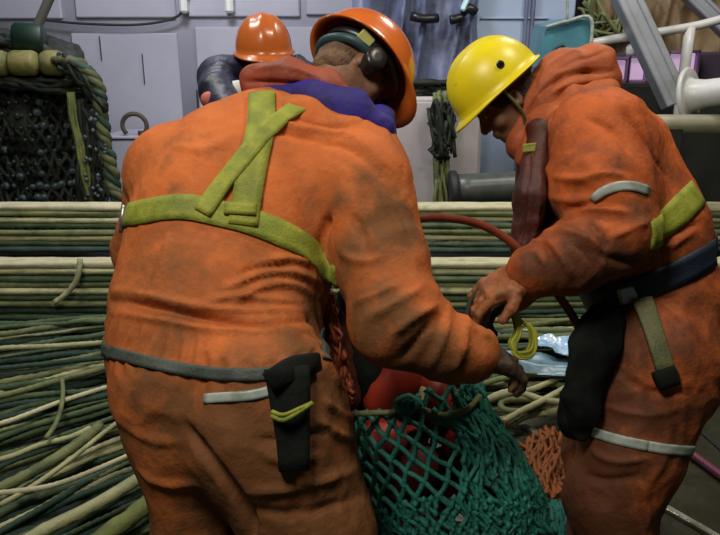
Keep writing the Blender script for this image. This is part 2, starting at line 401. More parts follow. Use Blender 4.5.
# --------------------------------------------------- netting helpers
def netting(fn, nu, nv, r, closed_u=True, knot=1.7, sides=5, jit=0.2, skip=0.0, seed=1):
    """diamond mesh twine on the surface fn(u, v); every twine leg is a small bent tube, every crossing a knot"""
    rr = random.Random(seed); node = {}
    for j in range(nv + 1):
        for i in range(nu + (0 if closed_u else 1)):
            u = (i + (0.5 if j % 2 else 0)) / nu + rr.uniform(-jit, jit) / nu; v = j / nv + rr.uniform(-jit, jit) / nv * 0.6
            node[i, j] = (np.array(fn(u, v)), u, v)
    V, Fc, n = [], [], 0
    a = np.arange(sides) / sides * 2 * math.pi
    for (i, j), (p, u, v) in node.items():
        if j == nv: continue
        for di in (0, 1) if j % 2 else (-1, 0):
            i2 = (i + di) % nu if closed_u else i + di
            if (i2, j + 1) not in node or rr.random() < skip: continue
            q = node[i2, j + 1][0]; t = q - p; L = np.linalg.norm(t)
            if L < 1e-4: continue
            t /= L; s = np.array([-t[1], t[0], 0.3]); x = unit(np.cross(t, s)); y = np.cross(t, x)
            mid = (p + q) / 2 + (x * rr.uniform(-1, 1) + y * rr.uniform(-1, 1)) * L * 0.07
            for cc, rad in ((p, r * 1.25), (mid, r), (q, r * 1.25)):
                V.append(cc + rad * (np.outer(np.cos(a), x) + np.outer(np.sin(a), y)))
            for b in (0, 1):
                for k in range(sides):
                    Fc.append((n + b * sides + k, n + b * sides + (k + 1) % sides, n + (b + 1) * sides + (k + 1) % sides, n + (b + 1) * sides + k))
            n += 3 * sides
        kr = r * knot
        for dx in ((1, 0, 0), (-1, 0, 0), (0, 1, 0), (0, -1, 0), (0, 0, 1), (0, 0, -1)): V.append((p + np.array(dx) * kr * rr.uniform(0.7, 1.2))[None])
        for q in ((0, 2, 4), (2, 1, 4), (1, 3, 4), (3, 0, 4), (2, 0, 5), (1, 2, 5), (3, 1, 5), (0, 3, 5)): Fc.append(tuple(n + z for z in q))
        n += 6
    return np.concatenate(V), Fc
def heap(pr, vox, amp, fr, ridged=True):
    def dsp(v, nrm):
        x = vnoise(v * fr); y = vnoise(v * fr * 2.3 + 5)
        return amp * ((1 - 2 * np.abs(x)) if ridged else x) + amp * 0.45 * y
    return sdf(pr, vox, dsp)
def strands(n, fn, r, seed, npt=5):
    rr = random.Random(seed); L = []
    for _ in range(n):
        L.append(tube([fn(rr, k / (npt - 1)) for k in range(npt)], r * rr.uniform(0.7, 1.3), 5, r * 4))
    return join(*L)
# dark green net heap on the cabinet and hanging down beside it
gh = thing('net_heap', P(430, 97, 5.9), 'dark green tangled net heap on top of the cream cabinet', 'net')
def _s(rr, t):
    return PY(396 + 66 * t + rr.uniform(-9, 9), 88 + rr.uniform(-7, 8), 5.5 + rr.uniform(-0.05, 0.3))
obj('netting', strands(46, _s, 0.016, 3), M['rdark'], gh, kind='stuff')
obj('bundle', heap([cone(PY(400, 93, 5.65), PY(458, 93, 5.65), 0.05, 0.05, k=.03)], 0.012, 0.012, 30), M['rdark'], gh)
hn = thing('hanging_net', PY(441, 150, 5.3), 'brown-green net hanging down the right side of the cream cabinet', 'net')
def _s2(rr, t):
    return PY(441 + rr.uniform(-7, 7), 96 + 210 * t + rr.uniform(-6, 6), 5.25 + rr.uniform(-0.06, 0.06))
obj('netting', strands(26, _s2, 0.013, 5), M['rolive'], hn, kind='stuff')
def _s3(rr, t):
    return PY(434 + 16 * t + rr.uniform(-6, 6), 112 + rr.uniform(-12, 12) + (36 if rr.random() < .5 else 0), 5.2 + rr.uniform(-0.06, 0.06))
obj('tangle', strands(22, _s3, 0.013, 6), M['rdark'], hn, kind='stuff')
# dark pipe lying behind the ropes
dp = thing('steel_pipe', PY(488, 205, 4.95), 'dark grey steel pipe lying behind the ropes, below the yellow helmet', 'pipe')
pa, pb = PY(452, 190, 5.12), PY(560, 184, 5.12)
obj('barrel', tube([pa, pb], 0.115, 20, 0.1), mat('grey_green_steel', (0.075, 0.085, 0.075), 0.35, (0.04, 0.045, 0.04), 6), dp)
obj('flange', lathe([(0.13, 0), (0.145, 0.01), (0.145, 0.05), (0.13, 0.06)], pa - unit(pb - pa) * 0.02, frame(pb - pa), 20), M['darkst'], dp)
for t in (0.15, 0.85):
    q = pa + (pb - pa) * t
    obj('cradle', box((q[0], q[1], (q[2] - 0.1) / 2), (0.03, 0.08, (q[2] - 0.09) / 2), bev=0.005), M['darkst'], dp, smooth=False)
# folded grey-blue tarpaulin over gear (left of the pale blue panel)
M['tarpb'] = mat('blue_grey_tarpaulin', (0.10, 0.115, 0.20), 0.5, (0.15, 0.17, 0.27), 5, nlo=.35, nhi=.6, dirt=(0.035, 0.04, 0.06), dlo=0.5, dhi=0.7, dscale=4, bump=0.4, bscale=14)
def sheet(x0, x1, y0, y1, Y, amp, seed, nx=60, ny=40, foldx=7, thick=0.02):
    V = []
    for j in range(ny + 1):
        for i in range(nx + 1):
            u, v = i / nx, j / ny; p = PY(x0 + (x1 - x0) * u, y0 + (y1 - y0) * v, Y)
            q = np.array([[u * foldx + 0.8 * v + seed, v * 1.4 + seed, 0.]])
            p[1] += amp * (abs(vnoise(q)[0]) * 2 - 1) + amp * 0.4 * vnoise(q * 2.7)[0]; V.append(p)
    n = len(V); V = np.array(V); V2 = V + [0, thick, 0]; Fc = []
    w_ = nx + 1
    for j in range(ny):
        for i in range(nx):
            a = j * w_ + i; Fc.append((a, a + w_, a + w_ + 1, a + 1)); Fc.append((n + a, n + a + 1, n + a + w_ + 1, n + a + w_))
    for i in range(nx):
        Fc.append((i, i + 1, n + i + 1, n + i)); a = ny * w_ + i; Fc.append((a + 1, a, n + a, n + a + 1))
    for j in range(ny):
        a = j * w_; Fc.append((a + w_, a, n + a, n + a + w_)); a += nx; Fc.append((a, a + w_, n + a + w_, n + a))
    return np.concatenate([V, V2]), Fc
gearY = 6.0
tb = thing('tarpaulin_cover', (PY(430, 50, gearY)[0], gearY + 0.3, 0), 'blue-grey tarpaulin draped over tall gear, behind the two foremost helmets', 'tarpaulin')
obj('sheet', sheet(352, 478, -60, 92, gearY, 0.09, 3.3), M['tarpb'], tb)
c, h = wall_rect(364, -55, 470, 300, gearY + 0.2, 0.4); h[2] = (PY(0, -55, gearY + .2)[2]) / 2; c[2] = h[2]
obj('frame', box(c, h, bev=0.02), M['darkst'], tb, smooth=False)
obj('strap', tube([PY(411, 16, gearY - 0.13), PY(425, 19, gearY - 0.15), PY(438, 18, gearY - 0.13)], 0.036, 8, 0.04), M['blackp'], tb)
obj('strap', tube([PY(450, 20, gearY - 0.13), PY(456, 19, gearY - 0.14), PY(463, 17, gearY - 0.13)], 0.036, 8, 0.04), M['blackp'], tb)
obj('strap', tube([PY(462, 12, gearY - 0.14), PY(469, 8, gearY - 0.16), PY(475, 12, gearY - 0.14)], 0.04, 8, 0.04), M['blackp'], tb)
obj('clip', box(PY(465, 4, gearY - 0.17), (0.022, 0.02, 0.06), (D(.9, -.4, 0), D(0, 0, 1), D(.4, .9, 0)), bev=0.01), mat('pale_blue_plastic', (0.4, 0.6, 0.7), 0.3), tb, smooth=False)
# pale blue cabin panel with two thin vertical pipes
bl = thing('cabin_panel', (PY(514, 60, 5.9)[0], 5.95, 0), 'tall pale blue steel cabin panel beside the blue-grey tarpaulin', 'panel')
c, h = wall_rect(479, -60, 551, 300, 6.05, 0.2); h[2] = PY(0, -60, 6.05)[2] / 2; c[2] = h[2]
obj('plate', box(c, h, bev=0.01), M['bluep'], bl, smooth=False)
for y in (18,):
    c, h = wall_rect(481, y - 1, 549, y + 1, 6.03, 0.02); obj('seam', box(c, h, bev=0.003), M['bluep'], bl, smooth=False)
for x in (531, 538):
    p = PY(x, -60, 6.02); obj('conduit', tube([p, (p[0], p[1], 0.0)], 0.016, 8, 0.3), M['tarpb'], bl)

# ------------------------------------------------ right-hand background
M['tan'] = mat('tan_tarpaulin', (0.24, 0.165, 0.085), 0.6, (0.34, 0.24, 0.13), 4, dirt=(0.07, 0.045, 0.03), dlo=0.54, dhi=0.72, dscale=5, bump=0.4, bscale=12)
M['wht'] = mat('white_gloss_paint', (0.62, 0.62, 0.62), 0.35, (0.5, 0.5, 0.5), 5)
M['greyb'] = mat('grey_beam_paint', (0.25, 0.26, 0.30), 0.45, (0.20, 0.21, 0.22), 4, dirt=(0.13, 0.14, 0.10), dlo=0.55, dhi=0.8, dscale=4)
rb = obj('wall_right', box((4.6, 6.9, 2.2), (1.75, 0.1, 2.2)), M['darkst'], kind='structure')
tn = thing('tan_tarpaulin', (PY(640, 30, 6.2)[0], 6.3, 0), 'tan brown tarpaulin heaped behind the white handrail', 'tarpaulin')
obj('sheet', sheet(585, 790, -60, 66, 6.15, 0.14, 8.1, 80, 40, 6), M['tan'], tn)
c, h = wall_rect(592, 58, 790, 300, 6.3, 0.3); h[2] = PY(0, 64, 6.3)[2] / 2; c[2] = h[2]
obj('crate', box(c, h, bev=0.02), M['darkst'], tn, smooth=False)
def _s4(rr, t):
    return PY(588 + 50 * t + rr.uniform(-10, 10), 14 + 22 * math.sin(4 * t + rr.uniform(-1, 1)) + rr.uniform(-8, 8), 5.95 + rr.uniform(-.1, .1))
sg = thing('net_twine', PY(610, 45, 5.95), 'loose brown net twine hanging over the tan tarpaulin, beside the blue crate', 'net')
obj('twine', strands(18, _s4, 0.014, 11), M['rolive'], sg, kind='stuff')
# row of lit cabin windows below the rail
for k, (x0, x1, y0, y1) in enumerate(((608, 624, 60, 80), (630, 643, 58, 80), (669, 681, 54, 78), (684, 693, 53, 76))):
    c, h = wall_rect(x0, y0, x1, y1, 5.9, 0.06)
    wn = obj('window_%d' % (k + 1), box(c, h, bev=0.008), mat('lit_glass_%d' % k, (0.5, 0.35, 0.5), 0.3, emit=((0.75, 0.50, 0.80), 0.42 if k < 3 else 0.6)), kind='structure', smooth=False)
    fr = join(*[box(c + [sx * (h[0] + 0.012), -0.02, 0], [0.012, 0.05, h[2] + 0.024], bev=0.004) for sx in (-1, 1)],
              *[box(c + [0, -0.02, sz * (h[2] + 0.012)], [h[0] + 0.02, 0.05, 0.012], bev=0.004) for sz in (-1, 1)])
    obj('frame', fr, mat('violet_frame_paint', (0.22, 0.12, 0.24), 0.5) if k == 0 else bpy.data.materials['violet_frame_paint'], wn, smooth=False)
c, h = wall_rect(598, 52, 790, 84, 5.98, 0.3)
obj('trim_1', box(c, h, bev=0.02), mat('dull_violet_paint', (0.07, 0.05, 0.08), 0.6), kind='structure', smooth=False)
# dark bulwark under the windows
c, h = wall_rect(560, 84, 800, 400, 5.5, 0.5); h[2] = PY(0, 84, 5.5)[2] / 2; c[2] = h[2]
obj('wall_inner', box(c, h, bev=0.02), M['darkst'], kind='structure', smooth=False)
# white handrail
hr = thing('handrail', (PY(655, 45, 5.3)[0], 5.3, 0), 'white tubular handrail in front of the tan tarpaulin', 'railing')
obj('rail', tube([PY(583, 45, 5.3), PY(620, 38, 5.3), PY(660, 32, 5.3), PY(700, 25, 5.3), PY(740, 14, 5.3), PY(780, 5, 5.3)], 0.032, 10, 0.06), M['wht'], hr)
for x, y in ((690, 27), (589, 44), (775, 6)):
    p = PY(x, y, 5.3); obj('post', tube([p, (p[0], 5.3, 0.0)], 0.04 if x == 690 else 0.02, 8, 0.2), M['wht'], hr)
obj('joint', lathe([(0.04, 0), (0.05, 0.02), (0.05, 0.06), (0.03, 0.08)], PY(633, 50, 5.28) - [0, 0, 0.04], np.eye(3), 12), M['wht'], hr)
# diagonal grey beams
def beam(name, a, b, w_, d_, label):
    a, b = np.array(a), np.array(b); ax = unit(b - a); s = unit(np.cross(ax, [0, 1, 0])); t = np.cross(ax, s)
    o = thing(name, (a + b) / 2 * [1, 1, 0] + [0, 0, min(a[2], b[2])], label, 'beam'); L = np.linalg.norm(b - a) / 2; c = (a + b) / 2
    obj('web', box(c, (w_ * 0.5, L, d_), (s, ax, t), bev=0.005), M['greyb'], o, smooth=False)
    for sg_ in (-1, 1): obj('flange', box(c + s * sg_ * w_ * 0.82, (w_ * 0.34, L, d_ * (1.1 if sg_ > 0 else 1.5)), (s, ax, t), bev=0.008), M['greyb'], o, smooth=False)
    return o
b0 = P(609, -40, 4.9)
beam('diagonal_beam', b0, P(676, 104, 4.9), 0.072, 0.05, 'wide grey diagonal steel beam running down to the white drum')
beam('diagonal_beam', P(660, -35, 5.3), P(750, 52, 5.3), 0.05, 0.04, 'narrow grey diagonal steel beam at the upper right corner')
# white winch drum and pipe
dr = thing('winch_drum', P(700, 130, 4.4) * [1, 1, 0], 'rounded white-painted winch drum on the pale pipe at far right', 'winch')
dc = P(686, 96, 4.45); dax = unit(D(.80, -0.04, 0.80))
obj('cheek', lathe([(0.0, -0.02), (0.12, -0.015), (0.165, 0.0), (0.178, 0.02), (0.165, 0.035), (0.13, 0.02), (0.115, 0.03)], dc, frame(dax), 36), M['wht'], dr)
obj('barrel', lathe([(0.115, 0.02), (0.098, 0.06), (0.085, 0.12), (0.082, 0.22), (0.09, 0.34), (0.11, 0.40), (0.0, 0.41)], dc, frame(dax), 32), M['wht'], dr)
pl = P(652, 124, 4.35); prr = P(790, 124, 4.35)
obj('axle_bed', tube([pl, prr], 0.058, 16, 0.1), mat('pale_olive_paint', (0.22, 0.21, 0.15), 0.5, (0.3, 0.28, 0.2), 5), dr)
for t in (0.15, 0.95):
    q = pl + (prr - pl) * t; obj('stand', box((q[0], q[1], q[2] / 2), (0.05, 0.05, q[2] / 2), bev=0.006), M['darkst'], dr, smooth=False)
# blue crate with pale rim standing on the bulwark behind worker's hood
M['cratem'] = mat('blue_green_plastic', (0.06, 0.20, 0.26), 0.35, (0.09, 0.27, 0.34), 6)
cr = thing('plastic_crate', PY(565, 62, 5.3), 'translucent blue-green crate with pale rim behind the orange hood', 'crate')
for x0, x1, dx in ((546, 591, 0),):
    pts = [PY(537, 68, 5.25), PY(546, 27, 5.25), PY(568, 21, 5.25), PY(591, 19, 5.25), PY(589, 62, 5.25), PY(570, 66, 5.25)]
    n = len(pts); V = pts + [p + [0.02, 0.45, 0.03] for p in pts]
    Fc = [tuple(range(n))[::-1], tuple(range(n, 2 * n))] + [(i, (i + 1) % n, n + (i + 1) % n, n + i) for i in range(n)]
    obj('shell', (V, Fc), M['cratem'], cr, smooth=False)
obj('rim', tube([PY(546, 27, 5.22), PY(568, 21, 5.22), PY(591, 19, 5.22), PY(589, 62, 5.22)], 0.014, 6, 0.03), M['reflect'], cr)
obj('rim', tube([PY(568, -40, 5.2), PY(567, 24, 5.22)], 0.010, 6, 0.05), M['reflect'], cr)
obj('handle', tube([PY(552, 62, 5.2), PY(554, 50, 5.17), PY(562, 45, 5.17), PY(567, 52, 5.2)], 0.012, 6, 0.03), M['tealp'], cr)
c, h = wall_rect(552, -60, 588, 22, 6.4, 0.2)
dk = thing('doorway_casing', (c[0], c[1], 0), 'dark maroon steel casing above the blue-green crate', 'casing')
h[2] = PY(0, -60, 6.4)[2] / 2; c[2] = h[2]
obj('plate', box(c, h, bev=0.01), mat('dark_maroon_paint', (0.03, 0.012, 0.025), 0.5), dk, smooth=False)

# ------------------------------------------------ deck fittings
def strip(a, b, w_, hgt, m, label, cat='strip'):
    a, b = np.array(a), np.array(b); ax = unit(b - a); s = np.cross(ax, [0, 0, 1.])
    return obj('deck_bar', box((a + b) / 2 + [0, 0, hgt], (w_, np.linalg.norm(b - a) / 2, hgt), (s, ax, (0, 0, 1)), bev=0.004), m, smooth=False, label=label, cat=cat)
M['bar'] = mat('worn_bright_steel', (0.50, 0.50, 0.42), 0.35, (0.28, 0.28, 0.2), 12, metal=0.5, bump=0.3, bscale=40)
strip(Gz(500, 414, 0), Gz(760, 565, 0), 0.014, 0.010, M['bar'], 'worn bright steel bar crossing the dark deck under the right worker')
strip(Gz(665, 400, 0), Gz(800, 520, 0), 0.012, 0.006, M['darkst'], 'dark steel bar across the deck at the right edge')
obj('hose', tube([Gz(668, 436, 0.05), Gz(682, 447, 0.03), Gz(700, 460, 0.022), Gz(722, 476, 0.022), Gz(760, 500, 0.022)], 0.019, 8, 0.03), mat('purple_rubber', (0.16, 0.03, 0.07), 0.45),
    label='dark purple hose on the deck to the right of the standing worker', cat='hose')
obj('rope_end', tube([Gz(690, 372, 0.05), Gz(703, 376, 0.04), Gz(730, 374, 0.04)], 0.022, 8, 0.03), M['rpale'], label='short pale rope end on the deck right of the standing worker', cat='rope')

# ================================================================== ROPES
def rope(pts, r, m, label, group=None, lobes=3, n=9, jit=0, pitch=None, step=None, name='rope'):
    return obj(name, tube(pts, r, n, step or r * 1.3, lobes, pitch or r * 7, 0.30, jit=jit), m, label=label, cat='rope', group=group)
rr = random.Random(21)
# back tier: straight ropes stacked six high, three deep
def tier(Yf, zt_, rows, deep, r, cols, label, group):
    k = 0
    for a in range(rows):
        for b in range(deep):
            if b > 0 and a > 0: continue
            y = Yf + b * r * 2.0 + rr.uniform(-.006, .006) + a * -0.006; z = zt_ - r - a * r * 1.82
            x0 = -3.6 + rr.uniform(-.3, .3); x1 = 3.8 + rr.uniform(-.3, .3)
            pts = [(x0 + (x1 - x0) * t, y + rr.uniform(-.012, .012), z + rr.uniform(-.006, .006)) for t in np.linspace(0, 1, 8)]
            m = cols[a % len(cols)] if b == 0 else cols[0]
            rope(pts, r * rr.uniform(0.85, 1.02), M[m], label[m], group + ', ' + m[1:], step=0.05); k += 1
tier(4.50, 0.672, 8, 4, 0.021, ['rcream', 'rolive', 'rpale', 'rgreen', 'rolive', 'rpale', 'rgreen', 'rteal'],
     dict(rcream='cream rope lying straight along the very top of the rear rope stack', rgreen='green rope lying straight in the face of the rear rope stack', rpale='pale rope lying straight in the face of the rear rope stack',
          rteal='dark green rope lying straight in the face of the rear rope stack', rolive='olive rope lying straight in the face of the rear rope stack'), 'straight ropes of the rear stack')
tier(4.06, 0.415, 9, 4, 0.022, ['rcream', 'rpale', 'rgreen', 'rolive', 'rpale', 'rgreen', 'rolive', 'rteal', 'rgreen'],
     dict(rcream='cream rope lying straight on top of the lower front rope stack', rgreen='green rope lying straight in the face of the lower front rope stack', rpale='pale rope in the face of the lower front rope stack',
          rteal='dark green rope in the face of the lower front rope stack', rolive='olive rope at the foot of the lower front rope stack'), 'straight ropes of the lower stack')
# steel bed that carries the rear stack
obj('rope_bed', box((0.1, 4.66, 0.16), (3.7, 0.24, 0.16), bev=0.02), M['darkst'], label='dark steel bed under the stacked ropes', cat='platform', smooth=False)
# fanned ropes on the left, from the stack towards the photographer
labs = dict(rpale='pale rope fanned across the deck left of the left worker', rgreen='green rope fanned across the deck left of the left worker', rteal='dark green rope fanned across the deck left of the left worker',
            rolive='olive rope fanned across the deck left of the left worker')
cols = ['rpale', 'rgreen', 'rteal', 'rolive', 'rolive', 'rgreen']
for i in range(58):
    t = i / 57; yl = 322 + 300 * t ** 1.1 + rr.uniform(-6, 6)
    slope = -(0.05 + 0.62 * t) + rr.uniform(-.07, .07); z = rr.choice([0.03, 0.06, 0.10, 0.13]) + 0.06 * (1 - t)
    r = rr.uniform(0.009, 0.017)
    pts = []
    for px in (-60, 20, 90, 160, 235):
        y = yl + slope * (px - 0) * (1 - 0.0006 * px) + rr.uniform(-3, 3)
        pts.append(Gz(px, max(y, 318), z + rr.uniform(-.015, .015)))
    m = cols[rr.randrange(6)]
    rope(pts, r, M[m], labs[m], 'fanned ropes on the left, ' + m[1:], jit=i)
# base layer of dark ropes lying on the deck
for i in range(34):
    t = i / 33; yl = 325 + 330 * t; slope = -(0.04 + 0.5 * t)
    pts = [Gz(px, max(yl + slope * px + rr.uniform(-3, 3), 320), 0.022) for px in (-80, 40, 150, 260, 330)]
    rope(pts, 0.022, M['rteal' if i % 3 else 'rdark'], 'dark rope of the bottom layer on the deck, left side', 'bottom layer ropes on the left', jit=i)
# the ones that stand out
for pts, z, r, m, lb in (
    (((-30, 402), (9, 394), (60, 380), (112, 366), (160, 352)), .20, .013, 'rolive', 'thick olive rope just below the left worker\'s belt height'),
    (((-30, 430), (9, 421), (60, 402), (110, 386), (170, 368)), .21, .010, 'rcream', 'thin bright cream rope crossing the left edge at mid height of the fan'),
    (((-30, 466), (9, 457), (40, 445), (70, 437), (90, 428)), .19, .010, 'rpale', 'pale rope bending up at its right end in the left fan'),
    (((46, 438), (55, 425), (61, 408), (63, 392), (62, 380)), .23, .009, 'rolive', 'short olive rope crossing the fan steeply upward'),
    (((-30, 500), (9, 484), (50, 462), (85, 438), (100, 425)), .17, .020, 'rolive', 'fat worn olive rope in the middle of the left fan'),
    (((0, 505), (30, 488), (70, 460), (110, 428), (150, 400)), .21, .009, 'rpale', 'thin pale rope running steeply over the others'),
    (((-20, 494), (9, 492), (50, 486), (90, 472), (150, 446)), .22, .009, 'rcream', 'thin cream rope curving flat over the lower fan'),
    (((-20, 545), (9, 527), (60, 498), (110, 468), (160, 440)), .16, .011, 'rteal', 'dark teal rope at the lower left corner'),
    (((10, 552), (45, 530), (90, 508), (130, 484), (165, 462)), .20, .021, 'rpale', 'thick pale twisted rope at the bottom left'),
    (((80, 562), (105, 536), (130, 518), (155, 498), (185, 480)), .15, .030, 'ryg', 'fattest yellow-green shaggy rope beside the left worker\'s leg'),
    ):
    rope([Gz(x, y, z) for x, y in pts], r, M[m], lb, pitch=r * 9, n=12)
# knotted end hanging over the lower stack
rope([PY(80, 259, 4.0), PY(79, 270, 3.97), PY(76, 281, 3.96), PY(67, 293, 3.95), PY(54, 303, 3.93)], 0.016, M['rpale'], 'short pale rope end hanging over the lower stack at left', lobes=3)
# middle ropes between the two workers
labm = dict(rpale='pale rope lying level between the two workers', rgreen='green rope lying level between the two workers', rteal='dark green rope lying level between the two workers', rolive='olive rope lying level between the two workers')
for i in range(30):
    t = i / 29; yl = 318 + 62 * t + rr.uniform(-2, 2); sl = rr.uniform(-.06, .03)
    z = rr.choice([.03, .07, .11]) + .05 * (1 - t); m = cols[rr.randrange(6)]
    pts = [Gz(px, yl + sl * (px - 480) + rr.uniform(-3, 3), z + rr.uniform(-.01, .01)) for px in (330, 410, 490, 570, 660 + 60 * (1 - t), 700 + 120 * (1 - t))]
    rope(pts, rr.uniform(.011, .019), M[m], labm[m], 'level ropes between the workers, ' + m[1:], jit=i + 70)
for i in range(16):
    t = i / 15
    rope([Gz(px, 322 + 78 * t + rr.uniform(-3, 3), 0.022) for px in (320, 430, 540, 640)], 0.022, M['rteal' if i % 2 else 'rolive'], 'rope of the bottom layer on the deck between the workers', 'bottom layer ropes in the middle', jit=i + 40)
for k, (pts, z) in enumerate((
    (((440, 398), (472, 388), (500, 379), (530, 375), (556, 367), (590, 352)), .12),
    (((440, 412), (475, 404), (505, 392), (530, 390), (560, 378), (600, 366)), .10),
    (((436, 418), (476, 405), (500, 396), (520, 393), (545, 400), (580, 404)), .13),
    (((536, 399), (516, 399), (502, 402), (503, 409), (520, 411), (545, 402), (565, 392)), .11),
    (((478, 421), (502, 420), (530, 414), (560, 412), (590, 410)), .06),
    (((490, 428), (503, 422), (520, 412), (540, 402), (560, 391), (585, 378)), .13),
    (((492, 430), (512, 424), (534, 410), (552, 397), (572, 384), (600, 370)), .09),
    (((470, 380), (500, 384), (520, 385), (550, 384), (590, 388)), .07),
    (((486, 412), (500, 410), (516, 417), (530, 416), (560, 408), (590, 404)), .04))):
    rope([Gz(x, y, z + .02) for x, y in pts], 0.014 if k != 4 else 0.018, M['rpale' if k % 3 else 'rolive'], 'loose pale-olive rope in the tangle above the orange net', 'loose tangled ropes at the edge of the pile', n=10)

# ================================================================== PEOPLE
def hit(bv, px, py):
    d = unit(P(px, py, 1.0) - EYE); r = bv.ray_cast(Vector(EYE), Vector(d))
    return (np.array(r[0]), np.array(r[1])) if r[0] is not None else None
def ribbon(bv, path, wid, th=0.004, off=0.003, nw=5, step=0.012, pts=None, sm=5):
    """webbing laid on a body: path in pixels (or 3D points), width in metres"""
    if pts is None:
        pts = []
        sp = spline([np.array([x, y, 0.]) for x, y in path], 4)
        for x, y, _ in sp:
            h = hit(bv, x, y)
            if h is not None: pts.append(h[0])
    c = np.array(pts)
    for _ in range(sm):
        c[1:-1] = (c[:-2] + c[1:-1] * 2 + c[2:]) / 4
    s = np.concatenate([[0], np.cumsum(np.linalg.norm(np.diff(c, axis=0), axis=1))])
    n = max(4, int(s[-1] / step)); t = np.linspace(0, s[-1], n)
    c = np.stack([np.interp(t, s, c[:, i]) for i in range(3)], 1)
    T = np.gradient(c, axis=0); T /= np.linalg.norm(T, axis=1)[:, None] + 1e-9
    nr = []
    for p in c:
        r = bv.find_nearest(Vector(p)); nr.append(np.array(r[1]))
    nr = np.array(nr)
    for _ in range(6): nr[1:-1] = (nr[:-2] + nr[1:-1] + nr[2:]) / 3
    nr /= np.linalg.norm(nr, axis=1)[:, None]
    W = np.cross(T, nr); W /= np.linalg.norm(W, axis=1)[:, None] + 1e-9
    top, bot = [], []
    for i in range(n):
        for k in range(nw):
            p = c[i] + W[i] * wid * (k / (nw - 1) - 0.5); r = bv.find_nearest(Vector(p))
            q = np.array(r[0]) if r[3] < 0.05 else p
            q = 0.7 * q + 0.3 * (p + nr[i] * ((q - p) @ nr[i]))
            top.append(q + nr[i] * (off + th)); bot.append(q + nr[i] * (off - 0.006))
    top = np.array(top).reshape(n, nw, 3)
    for _ in range(2): top[1:-1] = (top[:-2] + 2 * top[1:-1] + top[2:]) / 4
    top = top.reshape(-1, 3)
    N = n * nw; Fc = []
    for i in range(n - 1):
        for k in range(nw - 1):
            a = i * nw + k; Fc += [(a, a + 1, a + nw + 1, a + nw), (N + a, N + a + nw, N + a + nw + 1, N + a + 1)]
        a = i * nw; Fc.append((a, a + nw, N + a + nw, N + a)); a += nw - 1; Fc.append((a + nw, a, N + a, N + a + nw))
    for k in range(nw - 1):
        Fc.append((k + 1, k, N + k, N + k + 1)); a = (n - 1) * nw + k; Fc.append((a, a + 1, N + a + 1, N + a))
    return np.concatenate([top, np.array(bot)]), Fc
def ring_pts(bv, c, nrm, n=72, far=0.6):
    x, y, _ = frame(nrm); out = []
    for a in np.linspace(0, 2 * math.pi, n):
        d = x * math.cos(a) + y * math.sin(a)
        r = bv.ray_cast(Vector(c), Vector(d), far)
        if r[0] is not None: out.append(np.array(r[0]))
    return out
def folds(bvpx, lines):
    """lines: (pixel path, height m, half-width m) -> list of 3D polylines for cloth creases"""
    out = []
    for path, amp, wd in lines:
        pts = []
        for x, y, _ in spline([np.array([x, y, 0.]) for x, y in path], 6):
            h = hit(bvpx, x, y)
            if h is not None: pts.append(h[0])
        if len(pts) > 2:
            pts = np.array(pts)
            for _ in range(4): pts[1:-1] = (pts[:-2] + 2 * pts[1:-1] + pts[2:]) / 4
            out.append((pts, amp, wd))
    return out
def fold_disp(v, L):
    d = np.zeros(len(v))
    for pts, amp, wd in L:
        lo = pts.min(0) - 3 * wd; hi = pts.max(0) + 3 * wd
        m = np.where(((v > lo) & (v < hi)).all(1))[0]
        if not len(m): continue
        dm = np.full(len(m), 9.); tm = np.zeros(len(m))
        vm = v[m]
        for i in range(len(pts) - 1):
            q, sg_ = pts[i], pts[i + 1] - pts[i]
            t = np.clip((vm - q) @ sg_ / (sg_ @ sg_ + 1e-12), 0, 1)
            e = np.linalg.norm(vm - q - t[:, None] * sg_, axis=1); b = e < dm; dm[b] = e[b]; tm[b] = (i + t[b]) / (len(pts) - 1)
        d[m] += amp * np.exp(-(dm / wd) ** 2) * np.clip(4 * np.minimum(tm, 1 - tm) + 0.25, 0, 1)
    return d
def sleeve(v, a, b, rad, lam, amp, ph=0.0):
    a = np.array(a); b = np.array(b); ax = b - a; L = np.linalg.norm(ax); ax = ax / L
    t = (v - a) @ ax; q = np.linalg.norm(v - a - np.outer(t, ax), axis=1)
    w_ = np.exp(-(np.maximum(q - rad, 0) / 0.03) ** 2) * np.clip(t / 0.04, 0, 1) * np.clip((L - t) / 0.04, 0, 1)
    nz = vnoise(v * 7 + ph)
    return amp * w_ * (1 - np.abs(np.sin(math.pi * t / lam + 2.6 * nz + ph)) * 2)
def cloth_disp(v, nrm, L, zones=(), base=0.0045, seed=0):
    s = v * np.array([9, 9, 5.]) + seed
    s = s + 0.8 * np.stack([vnoise(v * 5 + i * 9 + seed) for i in range(3)], 1)
    d = base * (1 - 2 * np.abs(vnoise(s))) + base * 0.5 * (1 - 2 * np.abs(vnoise(s * 2.3 + 3)))
    d = d + base * 0.14 * vnoise(s * 5.1 + 8) + 1.2 * fold_disp(v, L)
    for z in zones: d = d + sleeve(v, *z)
    return d
